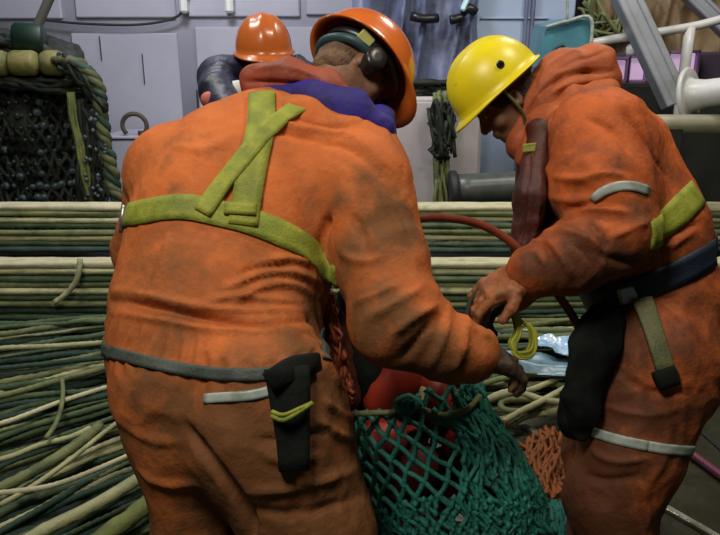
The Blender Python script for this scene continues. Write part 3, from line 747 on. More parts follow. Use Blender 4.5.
# -- head, in head axes: x right, y face, z crown; origin at the middle of the skull
def head_prims(o, X, Y, Z, s=1.0, k=0.015):
    def p(x, y, z): return o + (x * X + y * Y + z * Z) * s
    A = (X, Y, Z); r = lambda *q: np.array(q) * s
    L = [ell(p(0, -0.012, 0.03), A, r(.076, .095, .088), .02), ell(p(0, .02, -.035), A, r(.062, .070, .080), .03),
         ell(p(0, .045, -.088), A, r(.038, .038, .030), .03),                                   # jaw, chin
         ell(p(0, .062, -.098), A, r(.018, .016, .015), .015),
         ell(p(0, .082, .028), A, r(.050, .016, .014), .02),                                    # brow
         cone(p(0, .088, .012), p(0, .108, -.028), .009 * s, .014 * s, None, .012),             # nose
         ell(p(.013, .098, -.033), A, r(.009, .010, .008), .006), ell(p(-.013, .098, -.033), A, r(.009, .010, .008), .006),
         ell(p(0, .088, -.058), A, r(.024, .011, .007), .008), ell(p(0, .086, -.069), A, r(.021, .011, .008), .006)]
    for sx in (-1, 1):
        L += [ell(p(sx * .032, .086, .008), A, r(.016, .012, .011), .012, -1),                  # eye socket
              ell(p(sx * .032, .078, .007), A, r(.013, .012, .010), .004),
              ell(p(sx * .045, .062, -.03), A, r(.022, .022, .024), .02),                       # cheek
              ell(p(sx * .080, -.008, -.005), (unit(X + .3 * sx * -Y), Y, Z), r(.010, .020, .032), .008),
              ell(p(sx * .089, -.002, -.002), A, r(.006, .011, .018), .004, -1)]
    return L
# -- gloved hand: origin at wrist, f fingers direction, n back of the hand, t thumb side
def hand_prims(o, f, n, t, s=1.0, curl=(25, 35, 30), spread=6, thumb=35, k=.008, grow=0):
    f = unit(f); n = unit(n - (n @ f) * f); t_ = np.cross(n, f); t = t_ if t_ @ t > 0 else -t_
    L = [rbox(o + f * .045 * s, (f, n, t), (.050 * s, .016 * s, .042 * s), .014 * s, .01), cone(o - f * .05 * s, o + f * .02 * s, .028 * s, .027 * s, (n, .8), .03),
         ell(o + f * .03 * s + t * .034 * s - n * .008 * s, (f, n, t), np.array([.036, .018, .018]) * s, .012)]
    for i, (off, ln) in enumerate(((.034, .92), (.012, 1.0), (-.011, .93), (-.033, .76))):
        p = o + (f * .086 + t * off) * s; a = 0; d0 = unit(f + t * math.tan(math.radians(spread)) * (1.5 - i) * .5)
        for j, (l, r1, r2) in enumerate(((.042, .0108, .0100), (.027, .0100, .0092), (.022, .0092, .0078))):
            a += math.radians(curl[j] * (1 + .12 * (i - 1.5)))
            d = d0 * math.cos(a) - n * math.sin(a); q = p + d * l * ln * s
            L.append(cone(p, q, (r1 + grow) * s, (r2 + grow) * s, None, .004)); p = q
    p = o + (f * .028 + t * .042 - n * .006) * s; a = math.radians(thumb)
    for l, r1, r2, da in ((.038, .0135, .0120, 0), (.030, .0120, .0095, -18)):
        a += math.radians(da); d = unit(f * math.cos(a) + t * math.sin(a) - n * .35); q = p + d * l * s
        L.append(cone(p, q, (r1 + grow) * s, (r2 + grow) * s, None, .006)); p = q
    return L
# -- hard hat in its own axes: X side, Y front, Z crown; origin at the middle of the brim plane
def hard_hat(parent, o, X, Y, Z, m, s=1.0, peak=0.050, ridge=True, hh=0.150, back=0.012):
    n = 56
    def row(r, z, lip=0.0, inner=False):
        out = []
        for i in range(n):
            a = 2 * math.pi * i / n; cx, cy = math.cos(a), math.sin(a)
            x = .122 * r * cx; y = .148 * r * cy; zz = z
            if lip:
                ex = back + (peak - back) * max(0, cy) ** 2.2 * (1 - abs(cx) ** 3)
                x += lip * (ex if cy > 0 else back) * cx * (1.0 if abs(cx) > .7 else 1.0); y += lip * ex * cy; zz -= lip * (.006 + .014 * max(0, cy) ** 2)
            if ridge and not inner and not lip and z > .02:
                zz += .007 * math.exp(-(x / .017) ** 2) * min(1, (z - .02) / .04)
                zz += .004 * math.exp(-((abs(x) - .052) / .010) ** 2) * min(1, (z - .02) / .05) * (1 if cy > -.6 else .3)
            out.append(o + (x * X + y * Y + zz * Z) * s)
        return out
    rows = []
    for q in range(15):
        a = math.radians(88 - q * 88 / 14); rows.append(row(math.cos(a) ** .86, hh * math.sin(a) ** .95))
    rows += [row(1.0, 0.0, .35), row(1.0, 0.0, .8), row(1.0, 0.0, 1.0), row(1.0, -.005, .97), row(.985, -.003, .3)]
    for q in range(10):
        a = math.radians(q * 86 / 9); rows.append(row(.965 * math.cos(a), (hh - .007) * math.sin(a), 0, True))
    V = [p for r_ in rows for p in r_]; Fc = []
    for j in range(len(rows) - 1):
        for i in range(n): Fc.append((j * n + i, j * n + (i + 1) % n, (j + 1) * n + (i + 1) % n, (j + 1) * n + i)[::-1])
    Fc.append(tuple(range(n))); e = (len(rows) - 1) * n; Fc.append(tuple(range(e, e + n))[::-1])
    hat = obj('hard_hat', (np.array(V), Fc), m, parent)
    # head band inside
    pts = [o + (.096 * math.cos(a) * X + .118 * math.sin(a) * Y - .004 * Z) * s for a in np.linspace(0, 2 * math.pi, 40)]
    W = .016 * s; v2 = []; f2 = []
    for i, p in enumerate(pts):
        rad = unit(p - o); v2 += [p - Z * W, p + Z * W, p + Z * W + rad * .003, p - Z * W + rad * .003]
    for i in range(len(pts) - 1):
        for k in range(4): f2.append((i * 4 + k, i * 4 + (k + 1) % 4, (i + 1) * 4 + (k + 1) % 4, (i + 1) * 4 + k))
    obj('head_band', (np.array(v2), f2), M['blackp'], hat)
    return hat
def muff(parent, c, ax, up, s=1.0):
    x = unit(np.cross(up, ax)); y = np.cross(ax, x)
    mf = obj('ear_muff', lathe([(.0, -.03), (.022, -.03), (.032, -.022), (.036, -.005), (.034, .004), (.037, .008), (.037, .02), (.03, .026), (.01, .026)], c, (x, y, ax), 20, .85 * s, 1.1 * s), M['blackp'], parent)
    return mf
def boots(parent, ankles):
    for a, fdir in ankles:
        a = np.array(a, float); f = unit(fdir * np.array([1, 1, 0])); s = np.cross([0, 0, 1.], f); g = np.array([a[0], a[1], 0])
        pr = [cone(g + [0, 0, .08], g + [0, 0, .32], .056, .068, None, .02), ell(g + f * .10 + [0, 0, .052], (f, s, (0, 0, 1)), (.155, .056, .048), .04),
              rbox(g + f * .065 + [0, 0, .014], (f, s, (0, 0, 1)), (.165, .056, .014), .008, .006)]
        b_ = obj('boot', sdf(pr, .010), M['boot'], parent)
FD = D(0, 0, 1)

# ------------------------------------------------------------------ LEFT WORKER (seen from behind)
A_ = thing('person', np.array([-.27, 1.60, 0]), 'bent person seen from behind, orange coverall, yellow-green harness, orange hard hat', 'person')
hipL, hipR = (180, 420, 1.64), (268, 418, 1.58)
kneeL, kneeR = (214, 610, 1.70), (322, 600, 1.60)
ankL, ankR = Gz(226, 752, 0.10), Gz(330, 780, 0.10)
shR = (362, 188, 1.72); elR = (398, 322, 1.60); wrR = (468, 352, 1.62)
shL = (168, 172, 1.86); elL = (147, 250, 2.06); wrL = P(262, 330, 2.10)
torsoA = [pcone((223, 396, 1.64), (214, 345, 1.67), 97, 99, .66), pcone((214, 345, 1.67), (216, 305, 1.70), 102, 99, .66),
          pcone((216, 305, 1.70), (236, 235, 1.77), 98, 100, .66), pcone((236, 235, 1.77), (262, 190, 1.84), 100, 94, .66, .05),
          pcone((192, 176, 1.87), (345, 172, 1.80), 52, 62, .80, .06), pcone((268, 190, 1.84), (322, 122, 1.92), 78, 44, .85, .08),
          pcone((185, 392, 1.60), (198, 428, 1.60), 66, 58, .85, .05), pcone((262, 395, 1.55), (268, 430, 1.55), 76, 76, .85, .05)]
legsA = [pcone((190, 428, 1.64), (198, 530, 1.67), 61, 41, None, .03), pcone((197, 530, 1.67), kneeL, 42, 42, None, .02), cone(P(*kneeL), ankL, .095, .082, None, .03),
         pcone((266, 425, 1.585), (312, 530, 1.58), 82, 62, None, .04), pcone((312, 530, 1.58), kneeR, 62, 52, None, .03), cone(P(*kneeR), ankR, .115, .085, None, .03)]
armsA = [pcone(shR, (382, 262, 1.66), 50, 43, None, .05), pcone((382, 262, 1.66), elR, 43, 45, None, .03), pcone(elR, (440, 345, 1.60), 46, 34, None, .03), pcone((440, 345, 1.60), wrR, 35, 30, None, .02),
         pcone(shL, elL, 40, 32, None, .05), cone(P(*elL), wrL, .085, .055, None, .03)]
coverA = torsoA + legsA + armsA
v0 = sdf(coverA, .022); bv0 = bvh_of(v0)
FA = folds(bv0, [
    (((330, 214), (320, 245), (322, 262)), -.020, .012),
    (((262, 262), (285, 258), (310, 262), (330, 272)), .010, .009), (((225, 290), (255, 275), (290, 272), (318, 282)), .012, .009),
    (((235, 303), (262, 286), (290, 284), (312, 296)), .010, .008), (((205, 302), (240, 296), (262, 300), (300, 302)), .008, .008),
    (((232, 283), (256, 269), (290, 266)), -.008, .008), (((150, 300), (165, 262), (172, 232)), .006, .012),
    (((104, 300), (150, 307), (200, 318), (250, 324), (310, 322)), -.016, .008), (((104, 311), (150, 318), (200, 328), (250, 334), (312, 331)), .007, .007),
    (((104, 288), (150, 296), (200, 307), (250, 312), (308, 310)), .008, .008),
    (((184, 424), (205, 452), (228, 482), (246, 508), (254, 535)), -.045, .013), (((176, 415), (196, 440), (214, 462)), .010, .012),
    (((262, 452), (285, 462), (318, 455)), .008, .010), (((255, 440), (290, 440), (330, 428)), -.007, .009), (((250, 490), (300, 486), (352, 470)), .008, .011),
    (((245, 508), (300, 512), (360, 496)), -.006, .010), (((140, 470), (165, 484), (200, 486)), .008, .010), (((120, 420), (150, 440), (180, 442)), .006, .012),
    (((318, 352), (330, 372), (345, 392)), .010, .009), (((322, 400), (335, 412), (350, 420)), .010, .008), (((318, 420), (332, 432), (352, 440)), .009, .008),
    (((172, 148), (205, 152), (232, 142)), .006, .014), (((250, 118), (300, 128), (350, 138), (388, 168)), .010, .010), (((252, 126), (300, 138), (350, 150), (380, 176)), -.008, .009),
    (((376, 180), (392, 210), (404, 240)), .007, .012), (((350, 212), (366, 240), (372, 268)), -.009, .012), (((340, 250), (356, 262), (380, 258)), .008, .010),
    (((396, 284), (380, 296), (356, 302)), .010, .009), (((420, 288), (400, 302), (372, 318)), .009, .009), (((436, 306), (412, 318), (390, 336)), .011, .009), (((430, 322), (420, 336), (400, 358)), -.010, .009),
    (((448, 318), (444, 336), (430, 366)), .009, .009), (((466, 326), (462, 346), (452, 372)), .007, .008)])
waistA = P(214, 318, 1.70)
def dA(v, n):
    d = cloth_disp(v, n, FA, [(P(*shR), P(*elR), .07, .085, .004), (P(*elR), P(*wrR), .055, .050, .006, 1.), (P(*hipR), P(*kneeR), .10, .11, .006, 2.)], .005, 1)
    ang = np.arctan2(v[:, 0] - waistA[0], -(v[:, 1] - waistA[1])); g = np.exp(-((v[:, 2] - waistA[2] + .0) / .045) ** 2) * (n[:, 2] ** 2 < .5)
    return d + .0045 * g * np.sin(ang * 40 + 3 * vnoise(v * 8))
cA = sdf(coverA, .0075, dA); bvA = bvh_of(cA)
coA = obj('coverall', cA, M['coverA'], A_)
def soil(o, v, bv, spots):
    k = np.zeros(len(v)); nz = vnoise(v * 16) * .5 + vnoise(v * 40) * .3
    for x, y, rad, am in spots:
        h = hit(bv, x, y)
        if h is None: continue
        e = np.linalg.norm(v - h[0], axis=1) / rad; k = np.maximum(k, am * np.exp(-e * e) * (1 + nz))
    at = o.data.attributes.new('soil', 'FLOAT', 'POINT'); at.data.foreach_set('value', np.clip(k, 0, 1).astype(np.float32))
soil(coA, cA[0], bvA, [(392, 212, .075, .34), (372, 190, .06, .25), (340, 196, .05, .22), (350, 242, .05, .2), (405, 300, .06, .25), (430, 350, .07, .28), (365, 330, .06, .2), (175, 425, .09, .22),
     (235, 438, .10, .26), (300, 455, .11, .28), (330, 400, .07, .3), (300, 345, .05, .2), (150, 395, .07, .15), (245, 500, .10, .28), (340, 500, .10, .26), (165, 165, .03, .16), (175, 190, .02, .2), (318, 310, .05, .28)])
# head and hard hat
hz = unit(D(.46, .66, -.50)); hy = D(.74, -.58, -.30); hy = unit(hy - (hy @ hz) * hz); hx = np.cross(hy, hz)
hatA = P(361, 66, 1.93)
skA = hatA - hz * .040 - hy * .004
bodyA = head_prims(skA, hx, hy, hz) + [cone(skA - hz * .05 - hy * .03, P(310, 122, 1.92), .062, .068, None, .03)]
def shrink(L, dr):
    out = []
    for q in L:
        f0 = q['f']; out.append(dict(q, f=(lambda p, f0=f0: f0(p) + dr)))
    return out
bodyA += shrink(coverA, .024) + hand_prims(P(470, 354, 1.62), D(1, -.25, -.3), D(.2, 1, .4), D(0, .3, -1)) + hand_prims(wrL, D(.8, -.4, -.5), D(0, 1, 0), D(.5, 0, 1))
obj('body', sdf(bodyA, .0075), M['skin'], A_)
def hair_cap(o, X, Y, Z, m, parent, low=-.055):
    pr = [ell(o + Z * .03 - Y * .014, (X, Y, Z), (.083, .101, .094), .02), ell(o - Y * .050 + Z * low * .6, (X, Y, Z), (.068, .052, .050), .03),
          rbox(o + Y * .115 - Z * .02, (X, Y, Z), (.12, .05, .12), .02, .02)]
    pr[2]['s'] = -1
    return obj('hair', sdf(pr, .008, lambda v, n: .004 * vnoise(v * 60)), m, parent)
hair_cap(skA, hx, hy, hz, M['hairA'], A_, -.075)
hA = hard_hat(A_, hatA, hx, hy, hz, M['helmo'], 1.04)
side = hx if (hx @ D(0, 0, 1)) > 0 else -hx
muff(hA, skA + side * .098 - hz * .014 + hy * .012, side, hz, .92)
muff(hA, skA - side * .098 - hz * .014 + hy * .012, -side, hz, 1.05)
obj('pad', box(skA + side * .098 + hz * .024 - hy * .040, (.006, .022, .018), (side, hy, hz), bev=.003), M['pad'], hA, smooth=False)
obj('nape_strap', tube([skA + side * .094 + hy * .01 + hz * .01, skA + side * .078 - hy * .07, skA - hy * .112 + hz * .0, skA - side * .078 - hy * .07, skA - side * .094 + hy * .01 + hz * .01], .014, 8, .01), M['tealp'], hA)
# hood and collar
def cblob(name, pr, m, parent, vox=.007, amp=.004, fr=14, L=(), px=(), **k):
    if px: L = folds(bvh_of(sdf(pr, .015)), px)
    vf = sdf(pr, vox, lambda v, n: amp * (1 - 2 * np.abs(vnoise(v * fr))) + amp * .5 * vnoise(v * fr * 2) + fold_disp(v, L))
    return obj(name, vf, m, parent, **k), vf
cblob('scarf', [pcone((262, 92, 1.84), (312, 98, 1.78), 10, 16, .9, .02), pcone((312, 98, 1.78), (352, 110, 1.75), 17, 19, .9, .02), pcone((352, 110, 1.75), (382, 130, 1.76), 19, 13, .9, .02),
                pcone((382, 118, 1.82), (388, 142, 1.78), 13, 8, .9, .02), pcone((300, 84, 1.90), (340, 84, 1.92), 15, 14, .9, .03), pcone((340, 84, 1.92), (376, 118, 1.92), 14, 14, .9, .03)], M['violet'], A_)
cblob('hood', [pcone((254, 78, 1.84), (290, 74, 1.80), 13, 14, .9, .02), pcone((290, 74, 1.80), (328, 84, 1.79), 14, 12, .9, .02), pcone((328, 84, 1.79), (350, 98, 1.79), 12, 6, .9, .02),
               pcone((256, 86, 1.86), (262, 96, 1.85), 14, 14, .9, .02)], M['hoodr'], A_, vox=.005, amp=.005, px=[(((246, 82), (270, 82), (300, 84), (344, 100)), -.012, .006), (((256, 70), (285, 66), (318, 76)), .006, .007)])
cblob('collar', [pcone((258, 112, 1.82), (300, 116, 1.75), 15, 18, .8, .03), pcone((300, 116, 1.75), (350, 134, 1.73), 18, 16, .8, .03), pcone((350, 134, 1.73), (384, 158, 1.76), 15, 9, .8, .03)], M['coverA'], A_, amp=.004)
# harness
hn_ = obj('harness', ribbon(bvA, ((124, 219), (150, 211), (185, 207), (220, 214), (258, 224), (300, 243), (324, 264), (336, 278)), .060), M['web'], A_)
obj('strap', ribbon(bvA, ((262, 94), (262, 124), (256, 150), (250, 180), (246, 205), (243, 226)), .066, off=.007), M['web'], hn_)
obj('strap', ribbon(bvA, ((330, 104), (310, 106), (294, 111), (276, 124), (258, 142), (238, 166), (220, 190), (203, 214)), .042, off=.010), M['web'], hn_)
obj('keeper', ribbon(bvA, ((241, 204), (240, 216)), .072, off=.012), M['web'], hn_)
obj('buckle', tube([P(124, 206, 1.73), P(122, 218, 1.72), P(121, 232, 1.74)], .006, 6, .01), M['steel'], hn_)
# belt with hanging holster
wp = [h_[0] for h_ in (hit(bvA, 112, 354), hit(bvA, 212, 371), hit(bvA, 306, 366))]
wn_ = np.cross(wp[1] - wp[0], wp[2] - wp[0]); wn_ = unit(wn_) * (1 if wn_[2] > 0 else -1)
bc = P(214, 366, 1.70); wn_ = unit(wn_ + np.array([0, 0, .6])); 
rp = [q for q in ring_pts(bvA, bc, wn_)]
bl_ = obj('belt', ribbon(bvA, ((104, 350), (130, 357), (165, 366), (210, 373), (255, 375), (290, 371), (318, 362)), .026), M['grey_web'], A_)
def far_arc(bv, px3, c, wid, m, parent, name, far=.45):
    # the part of a belt that runs round the side turned away
    q = [hit(bv, *z)[0] for z in px3]; nn = unit(np.cross(q[1] - q[0], q[2] - q[0])); nn = nn * (1 if nn[2] > 0 else -1)
    c = c + nn * ((q[1] - c) @ nn); x = unit(FD - (FD @ nn) * nn); y = np.cross(nn, x); out = []
    for a in np.linspace(1.0, 2 * math.pi - 1.0, 70):
        d = x * math.cos(a) + y * math.sin(a); h_ = bv.ray_cast(Vector(c), Vector(d), far)
        if h_[0] is not None: out.append(np.array(h_[0]))
    return obj(name, ribbon(bv, None, wid, pts=out, sm=8), m, parent)
far_arc(bvA, ((115, 355), (212, 371), (306, 366)), P(212, 368, 1.70), .026, M['grey_web'], bl_, 'belt_front')
hl = [hit(bvA, *q)[0] + FD * .018 for q in ((288, 366), (291, 400), (294, 440), (295, 468))]
hv = []
for q, w_ in zip(spline(hl, .02), np.linspace(.044, .028, 40)): hv.append(q)
def strap_solid(pts, wid, th, nrm):
    c = spline(pts, .02); m = len(c); T = np.gradient(c, axis=0); T /= np.linalg.norm(T, axis=1)[:, None]; V = []
    ws = np.interp(np.linspace(0, 1, m), np.linspace(0, 1, len(wid)), wid)
    for p, t, w2 in zip(c, T, ws):
        x = unit(np.cross(t, nrm)); y = np.cross(x, t)
        V += [p + x * w2 + y * th * .5, p + x * w2 * .8 + y * th, p - x * w2 * .8 + y * th, p - x * w2 + y * th * .5, p - x * w2 - y * th, p + x * w2 - y * th]
    Fc = [(i * 6 + k, i * 6 + (k + 1) % 6, (i + 1) * 6 + (k + 1) % 6, (i + 1) * 6 + k) for i in range(m - 1) for k in range(6)]
    return np.array(V), Fc + [tuple(range(5, -1, -1)), tuple(range((m - 1) * 6, m * 6))]
hol = obj('holster', strap_solid(hl, (.046, .040, .034, .030), .014, FD), M['black'], A_)
obj('flap', strap_solid([hit(bvA, *q)[0] + FD * .03 for q in ((270, 380), (292, 368), (318, 360))], (.020, .026, .02), .012, FD), M['black'], hol)
hp = hit(bvA, 291, 410)[0] + FD * .018
obj('twine', tube([hp + D(-.034, -.004, .018), hp + D(-.01, -.010, .03), hp + D(.02, .006, .03), hp + D(.045, .02, .012)], .0055, 6, .008), M['web'], hol)
obj('twine', tube([hp + D(-.034, .004, .018), hp + D(-.01, .000, .03), hp + D(.02, .012, .03), hp + D(.04, .018, .012)], .0045, 6, .008), M['web'], hol)
obj('reflective_strip', ribbon(bvA, ((205, 399), (225, 397), (250, 396), (273, 390)), .020, th=.002), M['reflect'], A_)
obj('glove', sdf(hand_prims(P(470, 354, 1.62), D(1, -.25, -.3), D(.2, 1, .4), D(0, .3, -1), 1.14, (22, 40, 30)), .004, lambda v, n: .0012 * vnoise(v * 80)), M['gloved'], A_)
obj('glove', sdf(hand_prims(wrL, D(.8, -.4, -.5), D(0, 1, 0), D(.5, 0, 1), 1.14, (30, 40, 30)), .006), M['gloved'], A_)
boots(A_, [(ankL, D(.1, 0, -1)), (ankR, D(.35, 0, -1))])

# ------------------------------------------------------------------ RIGHT WORKER (in profile)
B_ = thing('person', np.array([.90, 2.15, 0]), 'person in profile bending over in a worn orange coverall and a yellow hard hat', 'person')
shN = (598, 142, 2.06); elN = (618, 232, 1.94); wrN = (530, 272, 1.93)
shF = (575, 150, 2.42); elF = (560, 250, 2.34); wrF = (512, 292, 2.08)
torsoB = [pcone((660, 362, 2.22), (654, 300, 2.22), 62, 60, 1.12, fd=FD), pcone((654, 300, 2.22), (632, 235, 2.22), 60, 66, 1.12), pcone((632, 235, 2.22), (606, 165, 2.22), 68, 60, 1.15, .04),
          pcone((606, 165, 2.22), (570, 120, 2.22), 58, 40, 1.0, .05), pcone(shN, (590, 150, 2.4), 46, 46, None, .06)]
legsB = [pcone((655, 360, 2.12), (632, 450, 2.08), 62, 47, None, .05), pcone((632, 450, 2.08), (612, 500, 2.10), 47, 45, None, .03), cone(P(612, 500, 2.10), Gz(622, 580, .12), .135, .10, None, .03),
         pcone((640, 372, 2.34), (606, 450, 2.38), 52, 40, None, .05), cone(P(606, 450, 2.38), Gz(600, 545, .12), .13, .095, None, .03)]
armsB = [pcone(shN, (604, 190, 1.99), 50, 50, None, .05), pcone((604, 190, 1.99), elN, 50, 40, None, .03), pcone(elN, (570, 258, 1.92), 38, 34, None, .03), pcone((570, 258, 1.92), wrN, 34, 26, None, .02),
         pcone(shF, elF, 36, 30, None, .05), pcone(elF, wrF, 28, 19, None, .03)]
coverB = torsoB + legsB + armsB
v0 = sdf(coverB, .022); bv0 = bvh_of(v0)
FB = folds(bv0, [
    (((556, 178), (580, 180), (612, 172), (632, 182)), .012, .010), (((552, 196), (580, 202), (604, 194)), .010, .010), (((560, 130), (552, 165), (548, 205)), .010, .012),
    (((588, 120), (612, 132), (632, 158)), -.008, .012), (((622, 112), (646, 140), (664, 178)), -.012, .010), (((548, 216), (566, 210), (590, 204)), -.012, .010),
    (((575, 212), (596, 208), (628, 214)), .012, .010), (((560, 232), (580, 236), (600, 248)), .012, .010), (((548, 240), (560, 254), (572, 276)), .010, .009), (((586, 222), (600, 232), (606, 252)), -.010, .009),
    (((572, 244), (590, 254), (596, 272)), -.009, .008), (((612, 238), (630, 228), (648, 222)), .010, .009), (((536, 252), (546, 266), (552, 286)), .008, .008),
    (((640, 262), (665, 250), (690, 232)), .010, .009), (((650, 240), (676, 232), (700, 222)), -.007, .009), (((648, 212), (660, 230), (664, 255)), -.010, .010),
    (((600, 255), (625, 262), (650, 262)), -.014, .012), (((660, 300), (690, 330), (712, 350)), .006, .012), (((620, 372), (650, 392), (690, 392)), -.007, .012), (((600, 405), (640, 415), (680, 408)), .007, .010),
    (((590, 450), (615, 462), (650, 458)), .009, .010), (((585, 475), (610, 480), (640, 476)), -.009, .010), (((640, 480), (648, 505), (645, 530)), .007, .010)])
def dB(v, n):
    return cloth_disp(v, n, FB, [(P(*shN), P(*elN), .07, .075, .007), (P(*elN), P(*wrN), .05, .042, .007, 1.), (P(650, 370, 2.12), P(615, 500, 2.1), .09, .10, .006, 2.)], .006, 4)
cB = sdf(coverB, .0075, dB); bvB = bvh_of(cB)
coB = obj('coverall', cB, M['coverB'], B_)
soil(coB, cB[0], bvB, [(570, 270, .07, .30), (600, 262, .08, .34), (640, 265, .08, .30), (530, 262, .04, .22), (556, 215, .05, .2), (610, 330, .10, .34), (600, 400, .10, .34), (600, 460, .10, .30), (590, 510, .10, .28), (640, 210, .05, .2), (620, 160, .05, .12)])
by = unit(D(-.76, -.66, -.05)); bz = D(-.62, .76, .12); bz = unit(bz - (bz @ by) * by); bx = np.cross(by, bz)
hatB = P(497, 88, 2.18)
skB = hatB - bz * .048 + by * .004
bodyB = head_prims(skB, bx, by, bz) + [cone(skB - bz * .06 - by * .03, P(560, 135, 2.22), .060, .072, None, .03)] + shrink(coverB, .024)
hN = (P(522, 274, 1.93), D(-1, -.55, -.1), D(-.35, .8, .5), D(-.2, -.6, 1)); hF = (P(512, 292, 2.08), D(-.75, -.45, .2), D(0, 1, .3), D(.2, -.2, -1))
bodyB += hand_prims(*hN) + hand_prims(*hF)
obj('body', sdf(bodyB, .006), M['skin'], B_)
hair_cap(skB, bx, by, bz, M['hair'], B_)
sdB = bx if (bx @ D(0, 0, 1)) > 0 else -bx
for sx in (-1, 1):
    e = skB + bx * sx * .032 + by * .083 + bz * .007
    obj('eye', lathe([(.0, -.006), (.007, -.004), (.0095, 0), (.007, .005), (.0, .0065)], e, (bx, bz, by), 12), mat('eye_white', (.6, .58, .55), .3) if sx < 0 else bpy.data.materials['eye_white'], B_)
    obj('eyebrow', tube([e + bz * .020 - bx * .014 + by * .004, e + bz * .024 + by * .012, e + bz * .019 + bx * .016 + by * .002], .004, 6, .006), M['hair'], B_)
hB = hard_hat(B_, hatB, bx, by, bz, M['helmy'], 1.0, peak=.036)
obj('vent', lathe([(.0, .003), (.009, .005), (.012, .003), (.012, -.006)], hatB + sdB * .117 + bz * .052 - by * .020, (by, np.cross(sdB, by), unit(sdB + bz * .15)), 14), M['blackp'], hB)
obj('chin_strap', tube([hatB + sdB * .118 + by * .02, skB + sdB * .086 + by * .008 - bz * .06, skB + sdB * .045 + by * .05 - bz * .125, skB + by * .068 - bz * .128], .005, 6, .01), M['olive_web'], hB)
# hood bunched behind the neck
_, hoodvf = cblob('hood', [pcone((528, 142, 2.18), (540, 108, 2.18), 20, 24, 1.3, .03), pcone((540, 108, 2.18), (562, 78, 2.18), 24, 24, 1.4, .03), pcone((562, 80, 2.18), (592, 67, 2.18), 22, 18, 1.5, .03),
                pcone((592, 67, 2.18), (597, 80, 2.18), 19, 18, 1.5, .03), pcone((560, 98, 2.2), (598, 84, 2.2), 24, 18, 1.5, .03)], M['hoodo'], B_, .006, .008, 10, px=[(((520, 128), (534, 100), (556, 80), (584, 72), (612, 72)), -.016, .008), (((540, 84), (552, 64), (580, 52)), .010, .008), (((548, 96), (566, 84), (600, 80)), .010, .008), (((560, 70), (590, 56), (608, 52)), -.008, .007)])
cblob('collar', [pcone((534, 156, 2.12), (548, 128, 2.10), 18, 19, 1.3, .02), pcone((548, 128, 2.10), (572, 106, 2.10), 19, 18, 1.3, .02), pcone((572, 106, 2.10), (606, 92, 2.12), 17, 12, 1.3, .02)], M['hoodo'], B_, .006, .007, 12, px=[(((528, 150), (545, 124), (572, 102), (604, 92)), -.012, .007), (((540, 160), (556, 138), (580, 116)), .009, .007)])
_, chestvf = cblob('shaded_chest_panel', [pcone((540, 132, 2.08), (531, 196, 2.05), 14, 14, 1.2, .03), pcone((531, 196, 2.05), (526, 250, 2.08), 15, 14, 1.2, .03), pcone((536, 150, 2.3), (534, 240, 2.3), 18, 18, 1.2, .05),
                      pcone((560, 160, 2.2), (556, 250, 2.2), 28, 32, 1.2, .05)], M['maroon'], B_, .006, .006, 16, px=[(((530, 160), (526, 200), (520, 246)), -.010, .006), (((540, 165), (538, 210), (532, 250)), .007, .006)])  # dark red panel, its colour carries the shade on the torso front
bvV = bvh_of(chestvf); bvHo = bvh_of(hoodvf)
ck = hit(bvV, 531, 148)
obj('tag', box(ck[0] + FD * .006, (.026, .013, .004), (D(1, .1, 0), D(0, 1, 0), FD), bev=.003), M['web'], B_, smooth=False)
# straps
wb_ = obj('harness', ribbon(bvB, ((652, 236), (664, 226), (680, 210), (694, 196), (703, 186)), .078), M['web'], B_)
def pxw(a): return a
bb = [hit(bvB, *q) for q in ((605, 296), (660, 276), (706, 256))]
bt = obj('belt', ribbon(bvB, ((592, 300), (610, 297), (640, 288), (670, 276), (695, 264), (714, 252)), .080), M['blue_web'], B_)
far_arc(bvB, ((605, 298), (655, 282), (706, 257)), P(652, 284, 2.22), .07, M['blue_web'], bt, 'belt_far_side')
obj('buckle', box(hit(bvB, 628, 294)[0] + FD * .016, (.034, .026, .008), (D(1, .25, 0), D(-.25, 1, 0), FD), bev=.006), M['steel'], bt, smooth=False)
obj('buckle', lathe([(.0, -.008), (.02, -.006), (.03, 0), (.02, .008), (.0, .01)], hit(bvB, 607, 308)[0] + FD * .015, (D(1, 0, 0), D(0, 1, 0), FD), 14), M['steel'], bt)
tl = [hit(bvB, *q)[0] + FD * .016 for q in ((640, 298), (650, 326), (658, 352), (664, 372))]
te = obj('strap_tail', strap_solid(tl, (.030, .028, .026, .026), .006, FD), M['olive_web'], bt)
tl = [hit(bvB, *q)[0] + FD * .018 for q in ((660, 368), (664, 377), (667, 386))]
obj('strap_tip', strap_solid(tl, (.032, .034, .028), .010, FD), M['black'], bt)
# reflective bands round the sleeve and the knee
def band(bv, c, nrm, wid, m, parent, name='reflective_band', far=.3):
    return obj(name, ribbon(bv, None, wid, th=.003, pts=ring_pts(bv, c, nrm, 90, far), sm=3), m, parent)
obj('reflective_band', ribbon(bvB, ((592, 199), (602, 191), (618, 186), (634, 186), (648, 191)), .026, th=.003), M['reflect'], B_)
band(bvB, P(628, 436, 2.08), unit(P(640, 362, 2.12) - P(618, 500, 2.09) + D(-.012, 0, .01)), .028, M['reflect'], B_)
